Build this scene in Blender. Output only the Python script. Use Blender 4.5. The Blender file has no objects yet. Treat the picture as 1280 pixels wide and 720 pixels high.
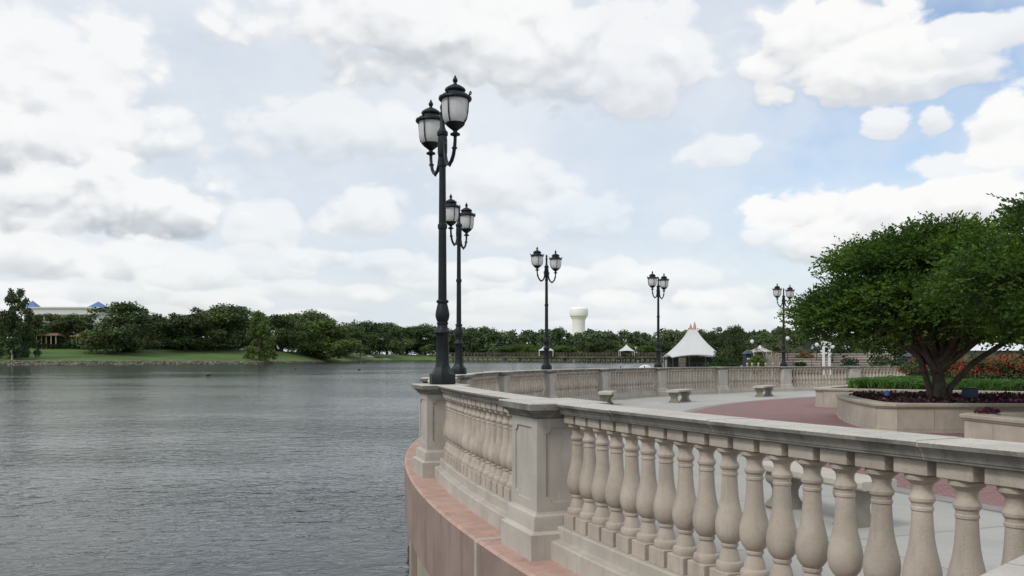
import bpy, bmesh, math, random
import numpy as np
from mathutils import Vector, Matrix
R_ = math.radians
random.seed(7)
rng = np.random.default_rng(11)
scn = bpy.context.scene
col = scn.collection

# ------------------------------------------------------------------ camera
F = 1100.0; HZ = 445.0; EYE = 1.53
cam = bpy.data.objects.new('camera', bpy.data.cameras.new('camera'))
col.objects.link(cam)
cam.location = (0, 0, EYE)
cam.rotation_euler = (R_(90), 0, 0)
cam.data.sensor_width = 36
cam.data.lens = F / 1280 * 36
cam.data.shift_y = (HZ - 360) / 1280
cam.data.clip_start = 0.05
cam.data.clip_end = 20000
scn.camera = cam

# ------------------------------------------------------------------ view, sun, sky
scn.view_settings.view_transform = 'Standard'
scn.view_settings.look = 'None'
scn.view_settings.exposure = 0.14
scn.view_settings.gamma = 1
scn.cycles.max_bounces = 6
scn.cycles.diffuse_bounces = 2
scn.cycles.transparent_max_bounces = 6
scn.cycles.use_denoising = True
SUN_EL, SUN_AZ = 46.0, -133.0      # azimuth measured from +Y, clockwise positive
SUN_STRENGTH = 1.45
SUN_ANGLE = 14
CLOUD = 0.93
sd = Vector((math.sin(R_(SUN_AZ)) * math.cos(R_(SUN_EL)), math.cos(R_(SUN_AZ)) * math.cos(R_(SUN_EL)), math.sin(R_(SUN_EL))))
sl = bpy.data.lights.new('sun', 'SUN'); sl.energy = SUN_STRENGTH; sl.angle = R_(SUN_ANGLE); sl.color = (1, .955, .89)
so = bpy.data.objects.new('sun', sl); col.objects.link(so)
so.rotation_euler = (-sd).to_track_quat('-Z', 'Y').to_euler()

world = bpy.data.worlds.new('World'); scn.world = world; world.use_nodes = True
wt = world.node_tree; wt.nodes.clear()


class NT:
    """small helper to write node graphs"""
    def __init__(s, t): s.t = t
    def n(s, typ, **kw):
        x = s.t.nodes.new(typ)
        for k, v in kw.items(): setattr(x, k, v)
        return x
    def set(s, sock, v):
        if isinstance(v, bpy.types.NodeSocket): s.t.links.new(v, sock)
        elif v is not None: sock.default_value = v
    def m(s, op, a, b=None, c=None, clamp=False):
        x = s.n('ShaderNodeMath', operation=op, use_clamp=clamp)
        s.set(x.inputs[0], a)
        if b is not None: s.set(x.inputs[1], b)
        if c is not None: s.set(x.inputs[2], c)
        return x.outputs[0]
    def vm(s, op, a, b=None):
        x = s.n('ShaderNodeVectorMath', operation=op)
        s.set(x.inputs[0], a)
        if b is not None:
            if op == 'SCALE': s.set(x.inputs['Scale'], b)
            else: s.set(x.inputs[1], b)
        return x.outputs['Value'] if op in ('LENGTH', 'DOT_PRODUCT') else x.outputs[0]
    def xyz(s, x=0., y=0., z=0.):
        c = s.n('ShaderNodeCombineXYZ')
        s.set(c.inputs[0], x); s.set(c.inputs[1], y); s.set(c.inputs[2], z)
        return c.outputs[0]
    def sep(s, v):
        c = s.n('ShaderNodeSeparateXYZ'); s.set(c.inputs[0], v); return c.outputs
    def noise(s, vec, scale, detail=4, rough=.55, dist=0., color=False):
        x = s.n('ShaderNodeTexNoise')
        s.set(x.inputs['Vector'], vec); s.set(x.inputs['Scale'], scale)
        x.inputs['Detail'].default_value = detail; x.inputs['Roughness'].default_value = rough
        x.inputs['Distortion'].default_value = dist
        return x.outputs['Color'] if color else x.outputs['Fac']
    def ramp(s, v, lo, hi, a=0., b=1., smooth=True):
        x = s.n('ShaderNodeMapRange', interpolation_type='SMOOTHSTEP' if smooth else 'LINEAR')
        s.set(x.inputs['Value'], v)
        s.set(x.inputs['From Min'], lo); s.set(x.inputs['From Max'], hi)
        s.set(x.inputs['To Min'], a); s.set(x.inputs['To Max'], b)
        return x.outputs[0]
    def mix(s, f, a, b, blend='MIX'):
        x = s.n('ShaderNodeMix', data_type='RGBA', blend_type=blend)
        s.set(x.inputs[0], f)
        s.set(x.inputs[6], a if isinstance(a, bpy.types.NodeSocket) else tuple(a) + ((1,) if len(a) == 3 else ()))
        s.set(x.inputs[7], b if isinstance(b, bpy.types.NodeSocket) else tuple(b) + ((1,) if len(b) == 3 else ()))
        return x.outputs[2]


def build_world():
    g = NT(wt)
    out = g.n('ShaderNodeOutputWorld')
    sky = g.n('ShaderNodeTexSky', sky_type='NISHITA')
    sky.sun_disc = False
    sky.sun_elevation = R_(SUN_EL); sky.sun_rotation = R_(SUN_AZ)
    sky.air_density = 1.0; sky.dust_density = 1.5; sky.ozone_density = 1.5
    bg = g.n('ShaderNodeBackground'); g.set(bg.inputs[0], sky.outputs[0]); bg.inputs[1].default_value = 0.15
    tc = g.n('ShaderNodeTexCoord')
    d = g.vm('NORMALIZE', tc.outputs['Generated'])
    x, y, z = g.sep(d)
    az = g.m('ARCTAN2', x, y)
    el = g.m('ARCSINE', z)
    zl = g.m('MULTIPLY', g.m('LOGARITHM', g.m('ADD', g.m('MAXIMUM', z, 0.0), 0.10), math.e), 0.55)
    nv = g.xyz(x, y, zl)                       # flattened toward the horizon
    iv = g.xyz(x, y, g.m('MULTIPLY', z, 1.5))
    n1 = g.noise(nv, 3.4, 5, .55)
    def billow(v):
        """rounded, cauliflower-like lobes: smooth cells at three sizes"""
        w = g.vm('ADD', v, g.vm('SCALE', g.vm('SUBTRACT', g.noise(v, 11., 3, .55, color=True), (.5, .5, .5)), .07))
        tot = None
        for sc, am in ((9., .62), (21., .34), (47., .17)):
            x = g.n('ShaderNodeTexVoronoi', feature='F1')
            g.set(x.inputs['Vector'], w); x.inputs['Scale'].default_value = sc
            t_ = g.m('MULTIPLY', g.m('SUBTRACT', .48, x.outputs['Distance']), am * 1.7)
            tot = t_ if tot is None else g.m('ADD', tot, t_)
        return tot
    b0 = billow(iv)
    b1 = billow(g.vm('ADD', iv, (.006, 0, .020)))
    f0 = g.noise(iv, 26., 5, .62)
    puff = g.m('ADD', g.m('MULTIPLY', b0, .8), g.m('MULTIPLY', g.m('SUBTRACT', f0, .5), .55))
    rel = g.m('SUBTRACT', b0, b1)
    # thin veil
    veil = g.ramp(g.noise(nv, 2.2, 6, .6, .4), .30, .62, .74, .98)
    # the open blue stretch to the north-east
    def spot(px, py, rx, ry, lo=.3, hi=1.0, amp=.5, nz=None):
        a = math.atan((px - 640) / F); e = math.atan((HZ - py) / F * math.cos(a))
        u = g.m('MULTIPLY', g.m('SUBTRACT', az, a), F / rx)
        v = g.m('MULTIPLY', g.m('SUBTRACT', el, e), F / ry)
        L = g.vm('LENGTH', g.xyz(u, v, 0))
        L = g.m('SUBTRACT', L, g.m('MULTIPLY', puff if nz is None else nz, amp))
        return g.ramp(L, hi, lo), v
    for (px, py, rx, ry, k) in ((1190, 30, 190, 70, .92), (1180, 140, 190, 75, .62), (985, 245, 110, 120, .35), (1120, 210, 150, 60, .5)):
        s, v = spot(px, py, rx, ry, .1, 1.25, .6)
        veil = g.m('MULTIPLY', veil, g.m('SUBTRACT', 1.0, g.m('MULTIPLY', s, k)))
    vcol = g.mix(g.ramp(g.noise(nv, 3.0, 5, .6), .35, .68), (.70, .76, .83), (.82, .85, .885))
    c = vcol; mask = veil
    # generic cumulus all round
    gm = g.ramp(n1, .48, .66, 0, .8)
    gsh = g.ramp(g.m('ADD', g.m('SUBTRACT', n1, .55), g.m('MULTIPLY', rel, .5)), -.16, .16)
    front = g.ramp(g.m('ABSOLUTE', az), .55, .8, .45, 1.)
    gm = g.m('MULTIPLY', gm, front)
    c = g.mix(gm, c, g.mix(gsh, (.66, .70, .75), (.90, .905, .91)))
    mask = g.m('MAXIMUM', mask, gm)
    clouds = [  # px, py, rx, ry, strength, darkness of the base
        (55, 115, 150, 95, .95, .5), (150, 165, 100, 50, .85, .5), (10, 185, 120, 36, .75, .8),
        (150, 250, 135, 52, .95, .85), (20, 262, 110, 45, .85, .85),
        (60, 320, 130, 34, .9, .5), (190, 330, 110, 30, .85, .5), (325, 285, 55, 38, .85, .35), (300, 335, 120, 26, .7, .4),
        (150, 368, 240, 18, .7, .35), (400, 365, 200, 18, .7, .35),
        (560, 40, 240, 85, .95, .62), (690, 60, 170, 75, .9, .6), (800, 75, 95, 62, .9, .35),
        (430, 165, 130, 55, .75, .45), (455, 270, 70, 45, .9, .4), (640, 235, 110, 42, .85, .4), (720, 270, 90, 40, .7, .45),
        (610, 285, 120, 30, .7, .4), (560, 350, 110, 30, .75, .4), (480, 330, 90, 28, .7, .4),
        (1040, 45, 130, 70, 1., .4), (1110, 85, 110, 45, .9, .45), (1210, 42, 110, 26, .9, .25),
        (905, 188, 70, 27, .85, .25), (1112, 160, 42, 26, .9, .3), (1168, 155, 30, 24, .9, .3), (1250, 170, 60, 45, 1., .3), (1240, 215, 90, 45, .9, .4),
        (1040, 270, 110, 50, 1., .45), (1170, 262, 120, 42, 1., .4), (1000, 300, 90, 30, .9, .5),
        (855, 290, 35, 22, .75, .3), (850, 345, 80, 26, .75, .35), (775, 345, 60, 24, .75, .35), (930, 372, 80, 24, .8, .3), (1000, 395, 120, 20, .6, .3),
        (60, 385, 70, 12, .7, .4), (190, 392, 60, 10, .6, .4), (290, 378, 60, 14, .75, .4), (400, 392, 60, 10, .6, .35), (470, 372, 50, 14, .75, .4), (545, 385, 60, 12, .7, .35),
        (620, 335, 55, 16, .8, .4), (625, 375, 70, 13, .75, .4), (705, 345, 45, 16, .8, .35), (760, 375, 60, 13, .75, .35), (745, 405, 90, 9, .6, .3), (880, 375, 40, 14, .8, .3), (600, 400, 80, 9, .6, .3),
        (250, 345, 60, 16, .75, .45), (410, 325, 50, 18, .75, .4), (700, 385, 140, 18, .6, .3), (880, 400, 140, 15, .5, .3),
    ]
    for (px, py, rx, ry, st, dk) in clouds:
        s, v = spot(px, py, rx * 1.12, ry * 1.12, .70, .98, .9)
        vv = g.m('ADD', g.m('ADD', v, g.m('MULTIPLY', puff, .35)), g.m('MULTIPLY', rel, .95))
        lit = g.ramp(vv, -.95, .30)
        w = np.array((.95, .95, .945)); b = w * (1 - dk) + np.array((.34, .385, .44)) * dk
        cc = g.mix(lit, tuple(b), tuple(w))
        s = g.m('MULTIPLY', s, st)
        c = g.mix(s, c, cc)
        mask = g.m('MAXIMUM', mask, s)
    # everything goes pale and white right at the horizon
    hz = g.ramp(el, .07, -.01)
    c = g.mix(g.m('MULTIPLY', hz, .45), c, (.78, .825, .87))
    mask = g.m('MAXIMUM', mask, g.m('MULTIPLY', hz, .9))
    bc = g.n('ShaderNodeBackground'); g.set(bc.inputs[0], c); bc.inputs[1].default_value = CLOUD
    ms = g.n('ShaderNodeMixShader')
    g.set(ms.inputs[0], mask); g.set(ms.inputs[1], bg.outputs[0]); g.set(ms.inputs[2], bc.outputs[0])
    g.set(out.inputs[0], ms.outputs[0])


build_world()
try:
    world.cycles.sampling_method = 'MANUAL'; world.cycles.sample_map_resolution = 512
except Exception:
    pass

# ------------------------------------------------------------------ materials
MATS = {}


def material(name, base, rough=.8, var=.12, scale=3., tint=None, tint_amt=.5, tint_scale=1.5, streak=None, bump=.0, bump_scale=40, metallic=0., objvar=0., spec=.5, translucent=None, speck=0.):
    """procedural surface: base colour with value noise, an optional second tone in patches, vertical streaks and fine bump"""
    m = bpy.data.materials.new(name); m.use_nodes = True
    t = m.node_tree; g = NT(t)
    p = t.nodes['Principled BSDF']
    pos = g.n('ShaderNodeNewGeometry').outputs['Position']
    c = g.mix(g.ramp(g.noise(pos, scale, 5, .6), .3, .7), tuple(b * (1 - var) for b in base), tuple(min(1, b * (1 + var)) for b in base))
    if tint:
        c = g.mix(g.m('MULTIPLY', g.ramp(g.noise(pos, tint_scale, 6, .65, .3), .42, .66), tint_amt), c, tint)
    if streak:
        sp = g.vm('MULTIPLY', pos, (9, 9, 1.1))
        c = g.mix(g.m('MULTIPLY', g.ramp(g.noise(sp, 1.6, 5, .65), .5, .72), streak[1]), c, streak[0])
    if speck:
        c = g.mix(g.m('MULTIPLY', g.ramp(g.noise(pos, 90., 2, .5), .60, .70), speck), c, tuple(b * .35 for b in base))
    if objvar:
        oi = g.n('ShaderNodeObjectInfo').outputs['Random']
        h = g.n('ShaderNodeHueSaturation'); g.set(h.inputs['Value'], g.ramp(oi, 0, 1, 1 - objvar, 1 + objvar, False)); g.set(h.inputs['Color'], c)
        c = h.outputs[0]
    g.set(p.inputs['Base Color'], c)
    p.inputs['Roughness'].default_value = rough
    p.inputs['Metallic'].default_value = metallic
    p.inputs['Specular IOR Level'].default_value = spec
    if bump:
        b = g.n('ShaderNodeBump'); b.inputs['Strength'].default_value = bump; b.inputs['Distance'].default_value = .01
        g.set(b.inputs['Height'], g.noise(pos, bump_scale, 5, .6)); g.set(p.inputs['Normal'], b.outputs[0])
    if translucent:
        tr = g.n('ShaderNodeBsdfTranslucent')
        g.set(tr.inputs[0], g.mix(1.0, c, translucent + (1,), 'MULTIPLY'))
        mx = g.n('ShaderNodeMixShader'); mx.inputs[0].default_value = .3
        o = t.nodes['Material Output']
        g.set(mx.inputs[1], p.outputs[0]); g.set(mx.inputs[2], tr.outputs[0]); g.set(o.inputs[0], mx.outputs[0])
    MATS[name] = m
    return m


material('baluster stone', (.475, .410, .34), .82, .10, 5, (.35, .305, .25), .5, 3.4, ((.25, .22, .185), .45), .45, 130, objvar=.07, speck=.14)
material('pier stone', (.48, .44, .385), .82, .09, 2.2, (.38, .35, .305), .55, 2.6, ((.30, .28, .24), .35), .35, 110, speck=.2)
material('base stone', (.47, .43, .37), .85, .10, 3, (.35, .32, .27), .55, 2.2, ((.27, .24, .20), .3), .4, 110, speck=.2)
material('pier stone inner', (.46, .42, .365), .82, .08, 3, bump=.3)
material('mortar', (.52, .49, .44), .9, .1, 20)
material('planter stone', (.45, .40, .33), .85, .09, 3, (.34, .30, .245), .5, 1.6, ((.29, .26, .215), .45), .3, 60)
material('bench stone', (.27, .25, .205), .85, .12, 5, (.18, .17, .14), .5, 3, ((.20, .19, .16), .4), .3, 80)
material('soil', (.045, .028, .02), .95, .35, 9, bump=.8, bump_scale=25)
material('lower wall', (.36, .31, .235), .88, .08, 1.2, (.27, .24, .19), .45, .8, ((.19, .17, .13), .4), .3, 30)
material('lamp iron', (.007, .011, .013), .5, .25, 8, (.016, .022, .022), .35, 12, bump=.15, bump_scale=90, spec=.3)
material('bark', (.10, .08, .062), .9, .25, 9, (.20, .17, .13), .5, 4, ((.05, .04, .03), .4), .6, 30)
material('far bark', (.09, .07, .05), .9, .2, 1)
material('pale bark', (.42, .37, .30), .9, .15, 2)
material('leaf near', (.028, .064, .010), .6, .45, 2.2, (.115, .185, .026), .85, 1.3, objvar=0, spec=.25, translucent=(1.3, 1.6, .6))
material('leaf oak', (.072, .108, .044), .75, .4, .12, (.135, .17, .06), .7, .07, objvar=.34, spec=.12)
material('leaf light', (.085, .125, .032), .75, .35, .15, (.12, .16, .045), .6, .1, objvar=.2, spec=.12)
material('leaf wood', (.075, .115, .055), .75, .45, .035, (.15, .19, .085), .8, .018, spec=.12)
material('leaf brown', (.14, .125, .07), .8, .3, .4, spec=.12)
material('lawn', (.068, .125, .022), .9, .25, .05, (.10, .15, .035), .6, .03)
material('hedge leaf', (.03, .055, .02), .8, .4, .5, spec=.15)
material('liriope', (.06, .135, .028), .6, .4, 3, (.11, .20, .045), .6, 5, spec=.3, translucent=(1.2, 1.4, .6))
material('bed plant', (.06, .018, .032), .7, .6, 6, (.045, .075, .025), .7, 3, spec=.2)
material('magenta petal', (.34, .04, .16), .6, .3, 8)
material('shrub leaf', (.06, .10, .03), .7, .4, 3, (.12, .13, .05), .5, 2, spec=.2)
material('red petal', (.56, .03, .045), .55, .3, 8, translucent=(1.3, 1, 1))
material('white paint', (.80, .80, .78), .5, .04, .5)
material('tank white', (.92, .88, .83), .5, .03, .05)
material('fabric white', (.80, .81, .80), .6, .04, .3, translucent=(1, 1, 1))
material('finial orange', (.50, .26, .17), .6, .1, 2)
material('hotel wall', (.62, .62, .58), .7, .05, .05)
material('hotel roof', (.07, .17, .38), .5, .1, .1)
material('window glass', (.06, .075, .09), .15, .2, .3)
material('timber', (.12, .10, .075), .9, .25, .3, (.19, .17, .14), .5, .15)
material('dark interior', (.03, .028, .026), .9, .2, .5)
material('awning orange', (.45, .22, .09), .7, .15, .3)
material('tile brown', (.25, .15, .09), .8, .2, .4)
material('rock', (.20, .18, .145), .92, .35, .6, (.10, .09, .07), .6, .4)
material('pink step', (.52, .45, .40), .85, .12, .3)
material('terrace stone', (.26, .22, .185), .9, .25, .8, (.13, .12, .10), .6, .5)
material('beige render', (.42, .36, .28), .85, .08, .3)
material('roof metal', (.72, .74, .75), .4, .04, .3)
material('blue cloth', (.014, .02, .06), .7, .2, .5)
material('dark metal', (.03, .035, .04), .5, .2, 2)
material('blue box', (.018, .035, .075), .45, .2, 3)
material('car paint', (.70, .71, .72), .3, .03, .3)
material('tyre', (.02, .02, .02), .8, .1, 1)
material('feather', (.02, .02, .022), .6, .2, 10)
material('beak', (.6, .55, .45), .5, .1, 10)
material('boat hull', (.74, .73, .68), .4, .06, .6)
material('path', (.44, .42, .38), .9, .1, .2)
material('palm leaf', (.07, .12, .04), .7, .3, 1)


def glass_mat():
    m = material('lamp glass', (.90, .90, .88), .35, .03, 4)
    t = m.node_tree; g = NT(t); p = t.nodes['Principled BSDF']
    tr = g.n('ShaderNodeBsdfTranslucent'); tr.inputs[0].default_value = (.95, .95, .93, 1)
    mx = g.n('ShaderNodeMixShader'); mx.inputs[0].default_value = .45
    g.set(mx.inputs[1], p.outputs[0]); g.set(mx.inputs[2], tr.outputs[0])
    g.set(t.nodes['Material Output'].inputs[0], mx.outputs[0])


glass_mat()
CX, CY = 28.4, 17.1


def polar_nodes(g):
    pos = g.n('ShaderNodeNewGeometry').outputs['Position']
    rel = g.vm('SUBTRACT', pos, (CX, CY, 0))
    x, y, z = g.sep(rel)
    r = g.vm('LENGTH', g.xyz(x, y, 0))
    a = g.m('ARCTAN2', y, x)
    return pos, x, y, z, r, a


def line_mask(g, v, period, width):
    """1 on thin joints each `period`, else 0"""
    f = g.m('FRACT', g.m('DIVIDE', v, period))
    dd = g.m('MULTIPLY', g.m('MINIMUM', f, g.m('SUBTRACT', 1.0, f)), period)
    return g.ramp(dd, width * .5, width, 1, 0)


def rail_mat():
    """weathered coping stone: paler top, black runs and painted-in shade on the darker mouldings"""
    m = material('rail stone', (.43, .405, .355), .8, .12, 3)
    t = m.node_tree; g = NT(t); p = t.nodes['Principled BSDF']
    pos, x, y, z, r, a = polar_nodes(g)
    base = g.mix(g.ramp(g.noise(pos, 3.0, 6, .65), .3, .7), (.44, .41, .36), (.55, .515, .455))
    base = g.mix(g.m('MULTIPLY', g.ramp(g.noise(pos, 26., 4, .7), .55, .68), .55), base, (.20, .19, .165))
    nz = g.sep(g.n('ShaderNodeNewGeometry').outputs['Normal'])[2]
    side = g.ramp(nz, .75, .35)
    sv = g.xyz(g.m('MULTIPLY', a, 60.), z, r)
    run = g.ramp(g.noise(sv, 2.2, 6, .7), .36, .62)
    base = g.mix(g.m('MULTIPLY', side, g.m('ADD', g.m('MULTIPLY', run, .35), .55)), base, (.10, .10, .086))  # darkening of sides and undersides: part weathering, part shade painted into the colour
    fine = g.noise(pos, 70., 4, .7)
    base = g.mix(g.m('MULTIPLY', g.ramp(fine, .56, .66), .5), base, (.12, .115, .10))
    g.set(p.inputs['Base Color'], base)
    b = g.n('ShaderNodeBump'); b.inputs['Strength'].default_value = .5; b.inputs['Distance'].default_value = .006
    g.set(b.inputs['Height'], g.noise(pos, 60, 6, .7)); g.set(p.inputs['Normal'], b.outputs[0])


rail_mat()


def coping_mat():
    """salmon concrete coping with damp patches"""
    m = material('pink concrete', (.42, .23, .17), .88)
    t = m.node_tree; g = NT(t); p = t.nodes['Principled BSDF']
    pos, x, y, z, r, a = polar_nodes(g)
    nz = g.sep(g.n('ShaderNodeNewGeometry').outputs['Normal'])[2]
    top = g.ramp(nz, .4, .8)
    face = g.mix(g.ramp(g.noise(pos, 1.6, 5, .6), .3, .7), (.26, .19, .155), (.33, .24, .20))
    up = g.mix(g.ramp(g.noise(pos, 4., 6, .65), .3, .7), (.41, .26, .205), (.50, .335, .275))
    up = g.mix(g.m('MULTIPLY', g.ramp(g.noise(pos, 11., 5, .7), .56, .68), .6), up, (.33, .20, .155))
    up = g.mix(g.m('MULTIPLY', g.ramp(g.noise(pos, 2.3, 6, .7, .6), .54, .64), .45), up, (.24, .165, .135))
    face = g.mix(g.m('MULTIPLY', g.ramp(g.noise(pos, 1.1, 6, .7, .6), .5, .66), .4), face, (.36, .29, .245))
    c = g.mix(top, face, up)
    sv = g.xyz(g.m('MULTIPLY', a, 240.), g.m('MULTIPLY', z, .8), r)
    run = g.ramp(g.noise(sv, .8, 5, .7), .5, .72)
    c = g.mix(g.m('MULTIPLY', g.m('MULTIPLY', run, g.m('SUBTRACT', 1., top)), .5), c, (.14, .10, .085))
    g.set(p.inputs['Base Color'], c)
    b = g.n('ShaderNodeBump'); b.inputs['Strength'].default_value = .5; b.inputs['Distance'].default_value = .01
    g.set(b.inputs['Height'], g.noise(pos, 45, 5, .65)); g.set(p.inputs['Normal'], b.outputs[0])


coping_mat()


def plaza_mat():
    m = material('plaza concrete', (.44, .44, .41), .9)
    t = m.node_tree; g = NT(t); p = t.nodes['Principled BSDF']
    pos, x, y, z, r, a = polar_nodes(g)
    c = g.mix(g.ramp(g.noise(pos, .9, 6, .6), .3, .7), (.36, .355, .325), (.43, .42, .385))
    c = g.mix(g.m('MULTIPLY', g.ramp(g.noise(pos, 5., 6, .7), .55, .72), .35), c, (.33, .325, .30))
    cell = g.xyz(g.m('FLOOR', g.m('DIVIDE', a, R_(4.425))), g.m('FLOOR', g.m('DIVIDE', g.m('SUBTRACT', r, 24.98), 2.4)), 0)
    wn_ = g.n('ShaderNodeTexWhiteNoise'); g.set(wn_.inputs['Vector'], cell)
    c = g.mix(g.m('MULTIPLY', wn_.outputs['Value'], .45), c, (.31, .30, .265))
    j = g.m('MAXIMUM', line_mask(g, a, R_(4.425), .0009), line_mask(g, g.m('SUBTRACT', r, 24.98), 2.4, .022))
    c = g.mix(g.m('MULTIPLY', j, .6), c, (.20, .195, .18))
    g.set(p.inputs['Base Color'], c)
    b = g.n('ShaderNodeBump'); b.inputs['Strength'].default_value = .25; b.inputs['Distance'].default_value = .01
    g.set(b.inputs['Height'], g.noise(pos, 50, 4, .6)); g.set(p.inputs['Normal'], b.outputs[0])
    m = material('plaza brick', (.30, .13, .12), .9)
    t = m.node_tree; g = NT(t); p = t.nodes['Principled BSDF']
    pos, x, y, z, r, a = polar_nodes(g)
    bt = g.n('ShaderNodeTexBrick')
    g.set(bt.inputs['Vector'], g.xyz(x, y, 0)); bt.inputs['Scale'].default_value = 1.0
    bt.inputs['Brick Width'].default_value = .22; bt.inputs['Row Height'].default_value = .11
    bt.inputs['Mortar Size'].default_value = .007; bt.inputs['Mortar Smooth'].default_value = .3
    bt.inputs['Color1'].default_value = (.245, .115, .108, 1); bt.inputs['Color2'].default_value = (.175, .09, .088, 1)
    bt.inputs['Mortar'].default_value = (.34, .27, .25, 1)
    c = g.mix(g.m('MULTIPLY', g.ramp(g.noise(pos, .8, 6, .65), .4, .7), .5), bt.outputs['Color'], (.25, .155, .145))
    g.set(p.inputs['Base Color'], c)


plaza_mat()


def water_mat():
    m = material('lake water', (.02, .03, .03), .1)
    t = m.node_tree; g = NT(t); p = t.nodes['Principled BSDF']
    pos = g.n('ShaderNodeNewGeometry').outputs['Position']
    dist = g.vm('LENGTH', pos)
    g.set(p.inputs['Base Color'], g.mix(g.ramp(g.noise(pos, .03, 3), .3, .7), (.016, .027, .028), (.024, .036, .034)))
    p.inputs['IOR'].default_value = 1.333
    p.inputs['Specular IOR Level'].default_value = .25
    g.set(p.inputs['Roughness'], g.ramp(dist, 10, 300, .05, .14, False))
    sv = g.vm('MULTIPLY', pos, (.9, 1.1, 1))
    h = g.m('MULTIPLY', g.noise(sv, 1.3, 3, .5, .6), .066)
    h = g.m('ADD', h, g.m('MULTIPLY', g.noise(g.vm('ADD', sv, (13, 5, 0)), 4.6, 3, .5, .8), .028))
    h = g.m('ADD', h, g.m('MULTIPLY', g.noise(sv, 12., 2, .5), .002))
    gust = g.ramp(g.noise(g.vm('MULTIPLY', pos, (.5, 1, 1)), .05, 3, .6), .36, .64, .40, 1.45)
    fall = g.m('MULTIPLY', gust, g.ramp(dist, 15, 220, 1., .22, False))
    b = g.n('ShaderNodeBump'); b.inputs['Strength'].default_value = 1; b.inputs['Distance'].default_value = 1.
    g.set(b.inputs['Height'], g.m('MULTIPLY', h, fall)); g.set(p.inputs['Normal'], b.outputs[0])


water_mat()

# ------------------------------------------------------------------ mesh helpers


def G(y):
    """the plaza drains gently away from the camera"""
    return -0.0040 * y


def PX(px, py, D):
    return Vector(((px - 640) / F * D, D, EYE + (HZ - py) / F * D))


def pol(r, deg, z=0.):
    a = R_(deg); x = CX + r * math.cos(a); y = CY + r * math.sin(a)
    return Vector((x, y, z + G(y)))


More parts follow.
